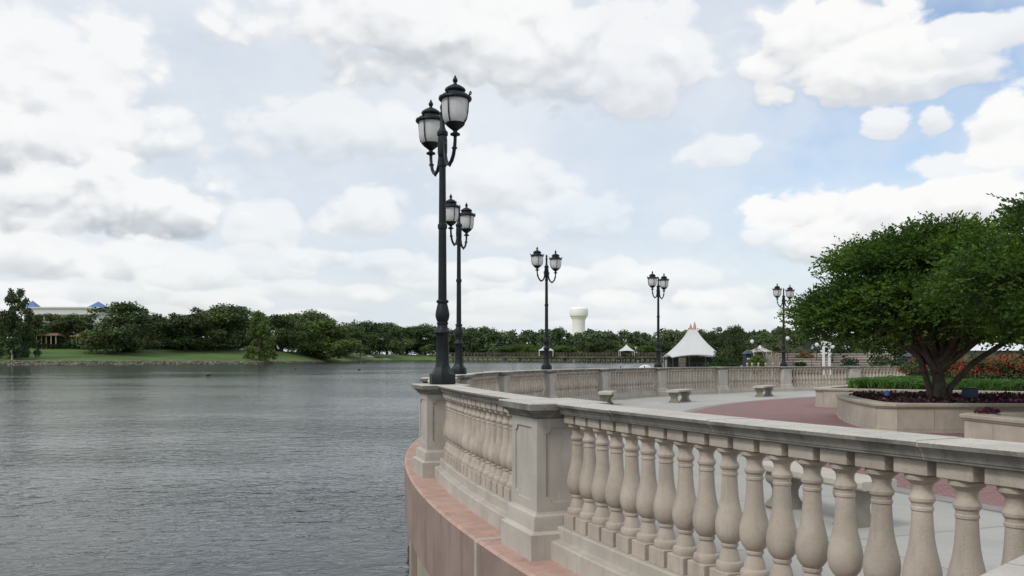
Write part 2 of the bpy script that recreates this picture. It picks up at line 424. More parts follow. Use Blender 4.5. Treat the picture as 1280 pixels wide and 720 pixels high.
class MB:
    def __init__(s): s.v = []; s.f = []; s.mi = []; s.cur = 0
    def add(s, vs, fs):
        o = len(s.v); s.v += [tuple(v) for v in vs]
        for f in fs: s.f.append([i + o for i in f]); s.mi.append(s.cur)
    def box(s, c, size, rz=0., M=None):
        hx, hy, hz = size[0] / 2, size[1] / 2, size[2] / 2
        r = Matrix.Rotation(rz, 3, 'Z'); vs = []
        for k in (-1, 1):
            for (i, j) in ((-1, -1), (1, -1), (1, 1), (-1, 1)):
                v = r @ Vector((i * hx, j * hy, k * hz)) + Vector(c)
                vs.append(M @ v if M else v)
        s.add(vs, [(0, 3, 2, 1), (4, 5, 6, 7), (0, 1, 5, 4), (1, 2, 6, 5), (2, 3, 7, 6), (3, 0, 4, 7)])
    def bbox(s, c, size, rz=0., b=.006):
        """box with small chamfered top and vertical edges"""
        hx, hy, hz = size[0] / 2, size[1] / 2, size[2] / 2
        r = Matrix.Rotation(rz, 3, 'Z')
        def ring(x, y, bb, z): return [r @ Vector(q) + Vector(c) for q in ((-x + bb, -y, z), (x - bb, -y, z), (x, -y + bb, z), (x, y - bb, z), (x - bb, y, z), (-x + bb, y, z), (-x, y - bb, z), (-x, -y + bb, z))]
        s.loft([ring(hx - b, hy - b, b, -hz), ring(hx, hy, b, -hz + b), ring(hx, hy, b, hz - b), ring(hx - b, hy - b, b, hz)], True, True)
    def loft(s, rings, closed=True, caps=True):
        n = len(rings[0]); o = len(s.v)
        for rg in rings: s.v += [tuple(p) for p in rg]
        for k in range(len(rings) - 1):
            for i in range(n if closed else n - 1):
                j = (i + 1) % n
                s.f.append([o + k * n + i, o + k * n + j, o + (k + 1) * n + j, o + (k + 1) * n + i]); s.mi.append(s.cur)
        if caps:
            s.f.append([o + i for i in reversed(range(n))]); s.mi.append(s.cur)
            s.f.append([o + (len(rings) - 1) * n + i for i in range(n)]); s.mi.append(s.cur)
    def lathe(s, prof, n=20, c=(0, 0, 0), rot=0.):
        c = Vector(c)
        rings = [[c + Vector((r * math.cos(rot + 2 * math.pi * i / n), r * math.sin(rot + 2 * math.pi * i / n), z)) for i in range(n)] for (r, z) in prof]
        s.loft(rings, True, True)
    def tube(s, pts, rad, n=8):
        pts = [Vector(p) for p in pts]
        if not hasattr(rad, '__len__'): rad = [rad] * len(pts)
        up = Vector((0.13, .31, 1)).normalized(); rings = []
        for i, p in enumerate(pts):
            t = (pts[min(i + 1, len(pts) - 1)] - pts[max(i - 1, 0)]).normalized()
            a = t.cross(up)
            if a.length < .05: a = t.cross(Vector((1, 0, 0)))
            a.normalize(); b = t.cross(a).normalized()
            if i and rings:
                # keep the frame from flipping
                if a.dot(last) < 0: a = -a; b = -b
            last = a
            rings.append([p + (a * math.cos(2 * math.pi * k / n) + b * math.sin(2 * math.pi * k / n)) * rad[i] for k in range(n)])
        s.loft(rings, True, True)
    def prism(s, poly, z0, z1, slope=True):
        """poly: list of (x,y); z relative to the sloping plaza when slope"""
        gz = (lambda y: G(y)) if slope else (lambda y: 0)
        s.loft([[Vector((x, y, z0 + gz(y))) for x, y in poly], [Vector((x, y, z1 + gz(y))) for x, y in poly]], True, True)
    def build(s, name, mats, parent=None, origin=(0, 0, 0), sharp=32):
        me = bpy.data.meshes.new(name)
        ox, oy, oz = origin
        me.from_pydata([(x - ox, y - oy, z - oz) for x, y, z in s.v], [], s.f)
        mats = mats if isinstance(mats, (list, tuple)) else [mats]
        for m in mats: me.materials.append(MATS[m])
        if len(mats) > 1: me.polygons.foreach_set('material_index', s.mi)
        bm = bmesh.new(); bm.from_mesh(me); bmesh.ops.recalc_face_normals(bm, faces=bm.faces); bm.to_mesh(me); bm.free()
        if sharp is not None:
            me.polygons.foreach_set('use_smooth', [True] * len(me.polygons))
            me.set_sharp_from_angle(angle=R_(sharp))
        me.update()
        o = bpy.data.objects.new(name, me); col.objects.link(o)
        if parent is not None: o.parent = parent
        else: o.location = origin
        return o


def thing(name, label, cat, loc=(0, 0, 0), rz=0., group=None):
    o = bpy.data.objects.new(name, None); col.objects.link(o)
    o.location = loc; o.rotation_euler = (0, 0, rz); o.empty_display_size = .2
    o['label'] = label; o['category'] = cat
    if group: o['group'] = group
    return o


def tag(o, label=None, cat=None, group=None, kind=None):
    for k, v in (('label', label), ('category', cat), ('group', group), ('kind', kind)):
        if v: o[k] = v
    return o


KIDS = {}


def copy_tree(o, parent=None):
    c = o.copy(); col.objects.link(c)
    if parent is not None: c.parent = parent
    for ch in list(o.children): copy_tree(ch, c)
    return c


def arc_sweep(mb, prof, R0, a0, a1, step=.6, zoff=0.):
    """prof: closed list of (dr, z); swept about the plaza's centre, following its fall"""
    n = max(1, int(abs(a1 - a0) / step + .5))
    rings = []
    for i in range(n + 1):
        a = a0 + (a1 - a0) * i / n
        rings.append([pol(R0 + dr, a, z + zoff) for dr, z in prof])
    mb.loft(rings, True, True)


# ------------------------------------------------------------------ the setting
# lake
WZ = EYE - 3.1
mb = MB()
def sheet(pts): mb.add(pts, [tuple(range(len(pts)))])
sheet([(-6000, -400, WZ), (6000, -400, WZ), (6000, 9000, WZ), (-6000, 9000, WZ)])
tag(mb.build('lake_water', 'lake water', sharp=None), 'grey lake water with small wind ripples', kind='structure')

# plaza sheet
mb = MB()
rs = [0.01, 6, 12, 18, 24.9, 29.9]
N = 144
for k in range(len(rs) - 1):
    for i in range(N):
        a, b = 360 * i / N, 360 * (i + 1) / N
        mb.add([pol(rs[k], a), pol(rs[k + 1], a), pol(rs[k + 1], b), pol(rs[k], b)], [(0, 1, 2, 3)])
tag(mb.build('plaza_pavement', 'plaza concrete', sharp=None), 'pale concrete paving of the round lakeside plaza', kind='structure')
mb = MB()
for i in range(N):
    a, b = 360 * i / N, 360 * (i + 1) / N
    for r0, r1 in ((.01, 12), (12, 24.68)):
        mb.add([pol(r0, a, .004), pol(r1, a, .004), pol(r1, b, .004), pol(r0, b, .004)], [(0, 1, 2, 3)])
tag(mb.build('brick_pavement', 'plaza brick', sharp=None), 'dull red brick paving inside the plaza ring', kind='structure')
material('border stone', (.26, .235, .215), .9, .12, 3)
mb = MB()
for i in range(N):
    a, b = 360 * i / N, 360 * (i + 1) / N
    mb.add([pol(24.68, a, .005), pol(24.95, a, .005), pol(24.95, b, .005), pol(24.68, b, .005)], [(0, 1, 2, 3)])
tag(mb.build('border_pavement', 'border stone', sharp=None), 'thin grey border strip round the red brick paving', kind='structure')

# walkway the camera stands on
mb = MB()
wd = Vector((.726, .687)); wn = Vector((-.687, .726))     # along the walkway rail, towards the lake-side
P0 = pol(29.75, 209.0)
def WP(u, v, z): return Vector((P0.x + wd.x * u + wn.x * v, P0.y + wd.y * u + wn.y * v, z))
mb.loft([[WP(1.5, -7, -.35), WP(1.5, .32, -.35), WP(-14, .32, -.35), WP(-14, -7, -.35)], [WP(1.5, -7, -.012), WP(1.5, .32, -.012), WP(-14, .32, -.012), WP(-14, -7, -.012)]])
tag(mb.build('walkway_pavement', 'plaza concrete', sharp=None), 'concrete walkway leading to the plaza', kind='structure')

# retaining wall of the plaza: salmon coping over a beige wall with pilasters
OUT = 30.26
rw = thing('retaining_wall', 'curved lakeside retaining wall with salmon concrete coping under the balustrade', 'wall', pol(OUT, 190, -1.0))
org = Vector(rw.location)
mb = MB()
cop = [(-.75, -.10), (.51, -.015), (.51, -.03), (.535, -.045), (.535, -.80), (.42, -.82), (.42, -.9), (-.75, -.9)]
cop = [(-1.1, -.012), (.485, -.012), (.51, -.030), (.51, -.80), (.36, -.82), (-1.1, -.82)]
ang = 214.
while ang > 60:
    n = ang - 5.05
    arc_sweep(mb, cop, 29.75, ang, n + .012, .5)
    ang = n
# first joint sits just past the near pier
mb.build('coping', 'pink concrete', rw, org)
mb = MB(); arc_sweep(mb, [(-.5, -.8), (.40, -.8), (.40, -3.2), (-.5, -3.2)], 29.75, 214, 60, .5)
mb.build('wall_face', 'lower wall', rw, org)
a = 214.
for k in range(20):
    a0 = 194.9 - k * 5.05 + 3 * 5.05
    if a0 < 100: break
    mb = MB(); arc_sweep(mb, [(.38, -.815), (.475, -.815), (.475, -3.2), (.38, -3.2)], 29.75, a0 + .45, a0 - .45, .3)
    mb.build('pilaster', 'lower wall', rw, org)
mb = MB()
for ang in (198.4,):
    arc_sweep(mb, [(-.9, -.0105), (.482, -.0105), (.5115, -.031), (.5115, -.62), (-.9, -.62)], 29.75, ang + .07, ang - .07, .3)
mb.build('joint_band', 'base stone', rw, org)

# near land masses --------------------------------------------------
def interp(x, pts):
    if x <= pts[0][0]: return pts[0][1]
    for (x0, y0), (x1, y1) in zip(pts, pts[1:]):
        if x <= x1: return y0 + (y1 - y0) * (x - x0) / (x1 - x0)
    return pts[-1][1]


SH = [(-900, 461), (-200, 459.5), (0, 457), (160, 456.4), (320, 455.3), (430, 452.6), (480, 451.6), (540, 451), (620, 450.8), (760, 450.6), (900, 450.8)]
def shoreD(px): return 3.1 * F / (interp(px, SH) - HZ)
RT = [(-900, .3), (0, .1), (200, -.25), (320, -.75), (430, -.8), (620, -1.1), (900, -1.1)]
ZB = [(-900, 5), (0, 4.5), (300, 4.1), (430, 2.9), (540, 2.2), (620, .6), (760, -.2), (900, -.4)]
def bank(px, off):
    r, b = interp(px, RT), interp(px, ZB)
    if off <= 1.5: return WZ - 1 + (r - WZ + 1) * off / 1.5
    if off < 45: t = (off - 1.5) / 43.5; return r + (b - r) * t
    return b
def BP(px, off):
    D = shoreD(px) + off
    return Vector(((px - 640) / F * D, D, bank(px, off)))
mb = MB()
pxs = [-2500, -1700] + list(range(-900, 900, 20)); offs = [0, 1.5, 12, 24, 35, 45, 90, 300, 5000]
vs = [BP(p, o) for p in pxs for o in offs]; n = len(offs)
mb.add(vs, [(i * n + k, (i + 1) * n + k, (i + 1) * n + k + 1, i * n + k + 1) for i in range(len(pxs) - 1) for k in range(n - 1)])
tag(mb.build('far_bank_terrain', 'lawn', sharp=None), 'grassy far bank of the lake', kind='structure')
# right-hand land behind the plaza
mb = MB()
Ys = [44, 60, 90, 140, 200, 300, 450, 700, 5000]
def rz_(Y): return interp(Y, [(44, -.75), (70, -.7), (95, -.2), (200, -.6), (450, -.4), (900, .5)])
for j in range(len(Ys) - 1):
    xs = [.172, .3, .6, 1.2, 3]
    for i in range(len(xs) - 1):
        mb.add([(xs[i] * Ys[j], Ys[j], rz_(Ys[j])), (xs[i + 1] * Ys[j], Ys[j], rz_(Ys[j])), (xs[i + 1] * Ys[j + 1], Ys[j + 1], rz_(Ys[j + 1])), (xs[i] * Ys[j + 1], Ys[j + 1], rz_(Ys[j + 1]))], [(0, 1, 2, 3)])
mb.add([(44, 44, -.75), (44, -300, -.75), (600, -300, -.75), (600, 44, -.75)], [(0, 1, 2, 3)])
vs = len(mb.v)
for j in range(len(Ys) - 1):    # quay edge down into the water
    mb.add([(.172 * Ys[j], Ys[j], rz_(Ys[j])), (.172 * Ys[j], Ys[j], -3), (.172 * Ys[j + 1], Ys[j + 1], -3), (.172 * Ys[j + 1], Ys[j + 1], rz_(Ys[j + 1]))], [(0, 1, 2, 3)])
material('park ground', (.17, .165, .12), .95, .3, .1, (.09, .12, .05), .7, .04)
tag(mb.build('park_ground', 'park ground', sharp=None), 'park ground beyond the plaza', kind='structure')
# path on the far lawn
mb = MB()
pts = [(446, 40), (455, 34), (464, 24), (475, 14), (486, 5)]
L_, Rr = [], []
for px, off in pts:
    p = BP(px, off); w = 1.6
    L_.append(p + Vector((-w * 1.3, -w, .12))); Rr.append(p + Vector((w * 1.3, w, .12)))
for i in range(len(pts) - 1): mb.add([L_[i], L_[i + 1], Rr[i + 1], Rr[i]], [(0, 1, 2, 3)])
tag(mb.build('lawn_path', 'path', sharp=None), 'pale footpath crossing the far lawn', kind='structure')

# ------------------------------------------------------------------ balustrades
PIERS = [199.5, 190.1, 181.8, 174.4, 165.2, 156.4, 147.4, 138.5, 129.6, 120.8, 111.9, 103.0]
LAMP_AT = {190.1: 0, 174.4: 1, 156.4: 2, 138.5: 3, 120.8: 4}
CAP = 1.195
PW = .285; PD = .235     # half width of a pier along the ring, and across it


def panel_face(mb, c, ux, w, z0, z1, nrm, depth=.014, notch=.045, border=.075):
    """one pier face: outer rectangle, a sunk panel with scooped corners"""
    def P(u, z, dn=0.): return c + ux * u + nrm * dn + Vector((0, 0, z))
    hw = w
    a, b, zb, zt = -hw + border, hw - border, z0 + border, z1 - border
    ip = []
    corners = [((a, zb), (1, 1)), ((b, zb), (-1, 1)), ((b, zt), (-1, -1)), ((a, zt), (1, -1))]
    oc = [(-hw, z0), (hw, z0), (hw, z1), (-hw, z1)]
    inner, outer = [], []
    for k, ((cx_, cz_), (sx, sz)) in enumerate(corners):
        m = 5
        arc = []
        for i in range(m):
            t = math.pi / 2 * i / (m - 1)
            # concave scoop centred on the corner
            arc.append((cx_ + sx * notch * math.sin(t), cz_ + sz * notch * math.cos(t)))
        if k in (1, 3): arc = arc[::-1]
        inner += arc
        outer += [oc[k]] * m
    n = len(inner)
    o = len(mb.v)
    mb.v += [tuple(P(u, z)) for u, z in inner] + [tuple(P(u, z, -depth)) for u, z in inner] + [tuple(P(u, z)) for u, z in oc]
    for i in range(n):
        j = (i + 1) % n
        mb.f.append([o + i, o + j, o + n + j, o + n + i]); mb.mi.append(mb.cur)
    mb.f.append([o + n + i for i in range(n)]); mb.mi.append(mb.cur)
    for k in range(4):
        m = 5
        idx = [k * m + i for i in range(m)]
        mb.f.append([o + 2 * n + k] + [o + i for i in idx][::-1]); mb.mi.append(mb.cur)
        k2 = (k + 1) % 4
        mb.f.append([o + 2 * n + k, o + k * m + m - 1 if True else 0, o + k2 * m, o + 2 * n + k2][::1]); mb.mi.append(mb.cur)


def make_pier(label, root_loc, rz, near=False, group='square stone piers of the balustrade'):
    root = thing('balustrade_pier', label, 'pier', root_loc, rz, group)
    mb = MB()
    zs0, zs1 = .345, CAP - .12
    for k in range(4):
        r = Matrix.Rotation(k * math.pi / 2, 3, 'Z')
        nrm = r @ Vector((1, 0, 0)); ux = r @ Vector((0, 1, 0))
        panel_face(mb, nrm * (PD if k % 2 == 0 else PW), ux, PW if k % 2 == 0 else PD, zs0, zs1, nrm)
    mb.build('shaft', 'pier stone', root, sharp=25)
    mb = MB()
    sq = lambda h, z: [Vector((x * (h - PW + PD), y * h, z)) for x, y in ((-1, -1), (1, -1), (1, 1), (-1, 1))]
    prof = [(PW + .075, -.02), (PW + .075, .185), (PW + .06, .195), (PW + .035, .205), (PW + .032, .30), (PW + .025, .318), (PW + .008, .33), (PW + .001, .347)]
    mb.loft([sq(h, z) for h, z in prof])
    mb.build('base', 'pier stone', root, sharp=25)
    mb = MB()
    prof = [(PW + .004, zs1 - .004), (PW + .022, zs1 + .008), (PW + .03, zs1 + .028), (PW + .055, zs1 + .045), (PW + .06, zs1 + .058), (PW + .088, zs1 + .066), (PW + .092, CAP - .006), (PW + .084, CAP + .002)]
    mb.loft([sq(h, z) for h, z in prof])
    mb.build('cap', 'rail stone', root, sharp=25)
    return root


def baluster_mesh(n=22):
    mb = MB()
    mb.bbox((0, 0, .290), (.158, .17, .106), b=.004)
    z0 = .343
    prof = [(.074, .0), (.078, .012), (.078, .034), (.072, .044), (.060, .05), (.058, .058), (.052, .085), (.044, .105), (.041, .118), (.049, .124), (.050, .136), (.044, .142),
            (.056, .152), (.071, .172), (.0795, .20), (.082, .228), (.0795, .256), (.071, .292), (.0595, .335), (.0512, .38), (.0465, .43), (.0442, .475), (.0432, .492), (.0475, .496), (.0475, .507), (.0435, .511),
            (.045, .524), (.053, .533), (.0545, .545), (.049, .556), (.042, .566), (.041, .582), (.046, .600), (.060, .612), (.071, .620), (.0725, .634), (.066, .642)]
    k = (CAP - .088 - .070 - z0) / .642
    mb.lathe([(r, z0 + z * k) for r, z in prof], n)
    mb.bbox((0, 0, CAP - .088 - .034), (.160, .17, .072), b=.004)
    o = mb.build('baluster', 'baluster stone', None, sharp=30)
    return o


BAL = baluster_mesh(24); BAL_FAR = baluster_mesh(12)
first_use = {'n': True, 'f': True}
RT_ = .088
hp = [(.100, RT_), (.112, RT_ - .006), (.113, RT_ - .014), (.118, RT_ - .017), (.122, RT_ - .034), (.130, RT_ - .046), (.136, RT_ - .056), (.139, RT_ - .060), (.152, RT_ - .063), (.155, .007), (.148, .0)]
RAILP = [(-d, CAP - z) for d, z in hp] + [(d, CAP - z) for d, z in hp[::-1]]
RAILP = [(d, z - .0015) for d, z in RAILP]
BASEP = [(-.19, -.02), (-.19, .125), (-.18, .135), (-.118, .145), (-.118, .228), (-.11, .2375), (.11, .2375), (.118, .228), (.118, .145), (.18, .135), (.19, .125), (.19, -.02)]
MORT = [(d * .985, z - .002 if z > CAP - .05 else z + .001) for d, z in RAILP]


def make_section(a0, a1, label, near, joints=None):
    am = (a0 + a1) / 2
    root = thing('balustrade', label, 'balustrade', pol(29.75, am), 0, 'balustrade bays round the plaza')
    org = Vector(root.location)
    dp = math.degrees((PW - .002) / 29.75)
    s, e = a0 - dp, a1 + dp
    L = R_(abs(a0 - a1)) * 29.75 - 2 * PW
    # rail in stones
    if joints is None:
        k = max(1, round(L / 1.25)); joints = [s + (e - s) * i / k for i in range(1, k)]
    js = [s] + joints + [e]
    mb = MB(); g = math.degrees(.0035 / 29.75)
    for i in range(len(js) - 1):
        arc_sweep(mb, RAILP, 29.75, js[i] - (g if i else 0), js[i + 1] + (g if i < len(js) - 2 else 0), .6 if near else 1.5, zoff=(.001 * ((i * 7) % 3 - 1)))
    mb.cur = 1
    for j in joints: arc_sweep(mb, MORT, 29.75, j + 3 * g, j - 3 * g, .6)
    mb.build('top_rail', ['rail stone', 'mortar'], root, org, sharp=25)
    mb = MB(); arc_sweep(mb, BASEP, 29.75, s, e, .6 if near else 1.5)
    mb.build('base_course', 'base stone', root, org, sharp=25)
    n = int((L - .03) / .214); pad = (L - n * .214) / 2 + .107
    for i in range(n):
        a = math.degrees((PW + pad + i * .214) / 29.75)
        p = pol(29.75, a0 - a)
        src = BAL if near else BAL_FAR; key = 'n' if near else 'f'
        if first_use[key]: b = src; first_use[key] = False
        else: b = src.copy(); col.objects.link(b)
        b.parent = root; b.location = p - org
        b.rotation_euler = (0, 0, R_(a0 - a) + (random.uniform(-.03, .03) if near else 0))
    return root


plabels = {
    199.5: 'large stone pier with sunk panels where the two nearest balustrade bays meet',
    190.1: 'stone pier at the water edge carrying the nearest tall lamp post',
    181.8: 'stone pier hidden between the two lamp posts over the water',
    174.4: 'stone pier under the second lamp post out over the lake',
    165.2: 'plain stone pier between second and third lamp posts',
    156.4: 'stone pier carrying the third lamp post in front of the water tower',
    147.4: 'plain stone pier behind the first far bench, between third and fourth lamps',
    138.5: 'stone pier under the fourth lamp post beside the big white tent',
    129.6: 'plain stone pier in front of the dark tree beside the tent',
    120.8: 'stone pier under the farthest lamp post near the amphitheatre',
    111.9: 'plain stone pier just before the green grass planter',
    103.0: 'stone pier behind the planter and the red flowers'}
for a in PIERS:
    p = pol(29.83 if a == 190.1 else 29.79 if a == 199.5 else 29.75, a)
    make_pier(plabels[a], p, R_(196.5 if a == 190.1 else a))
make_pier('stone pier where the walkway rail joins the plaza ring', P0 + Vector((0, 0, .004)), math.atan2(wd.y, wd.x))
slabels = ['nearest balustrade bay with fat vase balusters crossing the foreground',
           'balustrade bay above the salmon wall between the panelled pier and nearest lamp',
           'balustrade bay just beyond the nearest lamp post', 'balustrade bay at the foot of the second lamp post',
           'balustrade bay curving away just past the second lamp post', 'balustrade bay just before the third lamp post',
           'balustrade bay behind the first far bench, past the third lamp post', 'balustrade bay below the small white boat, before the fourth lamp',
           'balustrade bay in front of the big white tent', 'balustrade bay before the farthest lamp, behind the far right bench',
           'balustrade bay in front of the amphitheatre steps, past the farthest lamp', 'balustrade bay ending behind the red flowers']
ends = [209.0] + PIERS
for i in range(len(ends) - 1):
    make_section(ends[i], ends[i + 1], slabels[i], i < 2 or False, joints=[206.7, 204.05, 201.9] if i == 0 else None)

# walkway rail beside the camera
root = thing('balustrade', 'pale walkway rail whose top shows at the very bottom corner', 'balustrade', WP(-2.3, 0, 0), 0, 'balustrade bays round the plaza')
org = Vector(root.location)
def straight(mb, prof, u0, u1): mb.loft([[WP(u0, d, z) for d, z in prof], [WP(u1, d, z) for d, z in prof]])
material('pale coping', (.50, .46, .42), .8, .08, 6, (.40, .36, .33), .35, 9, bump=.4, bump_scale=120, speck=.25)
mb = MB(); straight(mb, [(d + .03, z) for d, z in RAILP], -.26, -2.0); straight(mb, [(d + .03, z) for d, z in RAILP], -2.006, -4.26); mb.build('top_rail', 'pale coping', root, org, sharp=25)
mb = MB(); straight(mb, BASEP, -.26, -4.26); mb.build('base_course', 'base stone', root, org, sharp=25)
for i in range(18):
    b = BAL.copy(); col.objects.link(b); b.parent = root
    b.location = WP(-.26 - .18 - i * .214, 0, 0) - org; b.rotation_euler = (0, 0, math.atan2(wd.y, wd.x))
make_pier('stone pier of the walkway rail beside the viewer', WP(-4.5, 0, 0.004), math.atan2(wd.y, wd.x))

# ------------------------------------------------------------------ lamps
def make_lamp():
    root = thing('street_lamp', '', 'lamp post', (0, 0, 0), 0, 'twin-lantern lamp posts on the balustrade piers')
    mb = MB()
    q = math.pi / 8
    mb.lathe([(.172, 0), (.176, .012), (.176, .13), (.168, .145), (.155, .15)], 8, rot=q)
    mb.lathe([(.150, .149), (.135, .17), (.112, .205), (.100, .24), (.096, .25)], 8, rot=q)
    mb.build('base', 'lamp iron', root)
    mb = MB()
    # fluted lower column
    n = 32; rings = []
    for z, r in ((.245, .098), (.27, .092), (.66, .082), (.675, .088)):
        rings.append([Vector((math.cos(2 * math.pi * i / n), math.sin(2 * math.pi * i / n), 0)) * (r * (1 - (.055 if i % 4 in (1, 2) and .25 < z < .67 else 0))) + Vector((0, 0, z)) for i in range(n)])
    mb.loft(rings)
    mb.lathe([(.09, .67), (.112, .685), (.116, .70), (.108, .715), (.09, .73), (.072, .765), (.068, .80), (.078, .815), (.078, .83), (.068, .84),
              (.083, .87), (.094, .91), (.095, .95), (.086, 1.0), (.072, 1.06), (.064, 1.09), (.08, 1.10), (.083, 1.115), (.08, 1.13), (.06, 1.14)], 20)
    mb.build('column', 'lamp iron', root)
    mb = MB()
    rings = []
    for z, r in ((1.135, .058), (1.6, .055), (2.1, .052)):
        rings.append([Vector((math.cos(2 * math.pi * i / n), math.sin(2 * math.pi * i / n), 0)) * (r * (1 - (.07 if i % 4 in (1, 2) else 0))) + Vector((0, 0, z)) for i in range(n)])
    mb.loft(rings)
    mb.lathe([(.053, 2.09), (.063, 2.10), (.065, 2.13), (.063, 2.155), (.052, 2.165)], 20)
    rings = [[Vector((math.cos(2 * math.pi * i / n), math.sin(2 * math.pi * i / n), 0)) * (r * (1 - (.07 if i % 4 in (1, 2) else 0))) + Vector((0, 0, z)) for i in range(n)] for z, r in ((2.16, .050), (3.0, .044))]
    mb.loft(rings)
    mb.lathe([(.045, 2.93), (.056, 2.94), (.056, 2.97), (.047, 2.98), (.047, 3.06), (.060, 3.08), (.066, 3.13), (.066, 3.30), (.06, 3.34), (.075, 3.36), (.075, 3.40), (.05, 3.43),
              (.035, 3.47), (.030, 3.62), (.042, 3.64), (.042, 3.66), (.024, 3.68), (.030, 3.71), (.036, 3.735), (.030, 3.76), (.010, 3.79), (.002, 3.80)], 16)
    mb.build('pole', 'lamp iron', root)
    for s in (-1, 1):
        mb = MB()
        path = [(.05, 3.33), (.082, 3.30), (.092, 3.2), (.115, 3.08), (.165, 2.985), (.24, 2.925), (.33, 2.905), (.42, 2.93), (.50, 2.99), (.552, 3.08), (.572, 3.16), (.575, 3.24)]
        mb.tube([(s * x, 0, z) for x, z in path], [.026, .028, .028, .027, .026, .025, .025, .025, .024, .023, .022, .022], 10)
        for t in range(9):   # little scrolls against the pole and on the arm
            pass
        mb.tube([(s * .30, 0, 2.90), (s * .34, 0, 2.875), (s * .38, 0, 2.89), (s * .37, 0, 2.915)], .012, 6)
        mb.tube([(s * .11, 0, 3.12), (s * .16, 0, 3.15), (s * .175, 0, 3.20), (s * .145, 0, 3.225), (s * .125, 0, 3.20)], .011, 6)
        mb.lathe([(.024, 3.05), (.036, 3.06), (.036, 3.075), (.024, 3.085)], 10, (s * .545, 0, 0))
        arm = mb.build('arm', 'lamp iron', root)
        mb = MB(); c = (s * .575, 0, 0)
        mb.lathe([(.02, 3.2), (.030, 3.215), (.062, 3.225), (.066, 3.24), (.058, 3.25), (.030, 3.26), (.028, 3.28), (.045, 3.295), (.085, 3.325), (.118, 3.355), (.128, 3.375), (.120, 3.383)], 20, c)
        mb.lathe([(.150, 3.675), (.205, 3.672), (.216, 3.688), (.212, 3.712), (.190, 3.722), (.165, 3.745), (.122, 3.765), (.112, 3.785), (.130, 3.79), (.136, 3.805), (.126, 3.825), (.085, 3.853), (.05, 3.872), (.026, 3.88), (.020, 3.90), (.030, 3.915), (.034, 3.935), (.022, 3.96), (.008, 3.99), (.002, 4.0)], 24, c)
        for k in range(4):
            a = math.pi / 4 + k * math.pi / 2; dx, dy = math.cos(a), math.sin(a)
            pr = [(.125, 3.37), (.165, 3.42), (.183, 3.50), (.190, 3.60), (.196, 3.70), (.206, 3.745), (.220, 3.765), (.232, 3.748), (.224, 3.725), (.205, 3.72)]
            mb.tube([(c[0] + dx * r, dy * r, z) for r, z in pr], .009, 6)
        lan = mb.build('lantern', 'lamp iron', root)
        mb = MB()
        mb.lathe([(.108, 3.372), (.135, 3.395), (.155, 3.435), (.166, 3.49), (.170, 3.55), (.170, 3.68)], 28, c)
        mb.build('lantern_glass', 'lamp glass', lan)
    return root


lamp_labels = ['tallest twin-lantern black lamp post on the nearest water-edge pier', 'second black lamp post just beyond the tallest one, over the lake',
               'black lamp post standing just beside the far white water tower', 'black lamp post close to the big white peaked tent', 'farthest black lamp post beside the broad green tree']
lp = make_lamp()
for i, a in enumerate([k for k in LAMP_AT]):
    o = lp if i == 0 else copy_tree(lp)
    o.location = pol(29.80 if i == 0 else 29.75, a, CAP + .002); o['label'] = lamp_labels[i]
    o.rotation_euler = (0, 0, R_((291, 255.5, 236, 236, 222)[i]))

# ------------------------------------------------------------------ planters
def sector(r0, r1, a0, a1, off=0., chamfer=.32, step=2.):
    """closed outline; a0 > a1; positive off grows it. chamfered outer corners"""
    pts = []
    R1, R0 = r1 + off, r0 - off
    d1 = math.degrees(off / R1); c = math.degrees(chamfer / R1)
    A0, A1 = a0 + d1, a1 - d1
    pts.append(('o', R1 - chamfer, A0)); n = max(2, int((a0 - a1) / step))
    for i in range(n + 1): pts.append(('o', R1, A0 - c + (A1 + c - A0 + c) * i / n))
    pts.append(('o', R1 - chamfer, A1))
    d0 = math.degrees(off / R0); B0, B1 = a0 + d0, a1 - d0
    for i in range(n + 1): pts.append(('i', R0, B1 + (B0 - B1) * i / n))
    out = []
    for _, r, a in pts:
        p = pol(r, a); out.append((p.x, p.y))
    return out


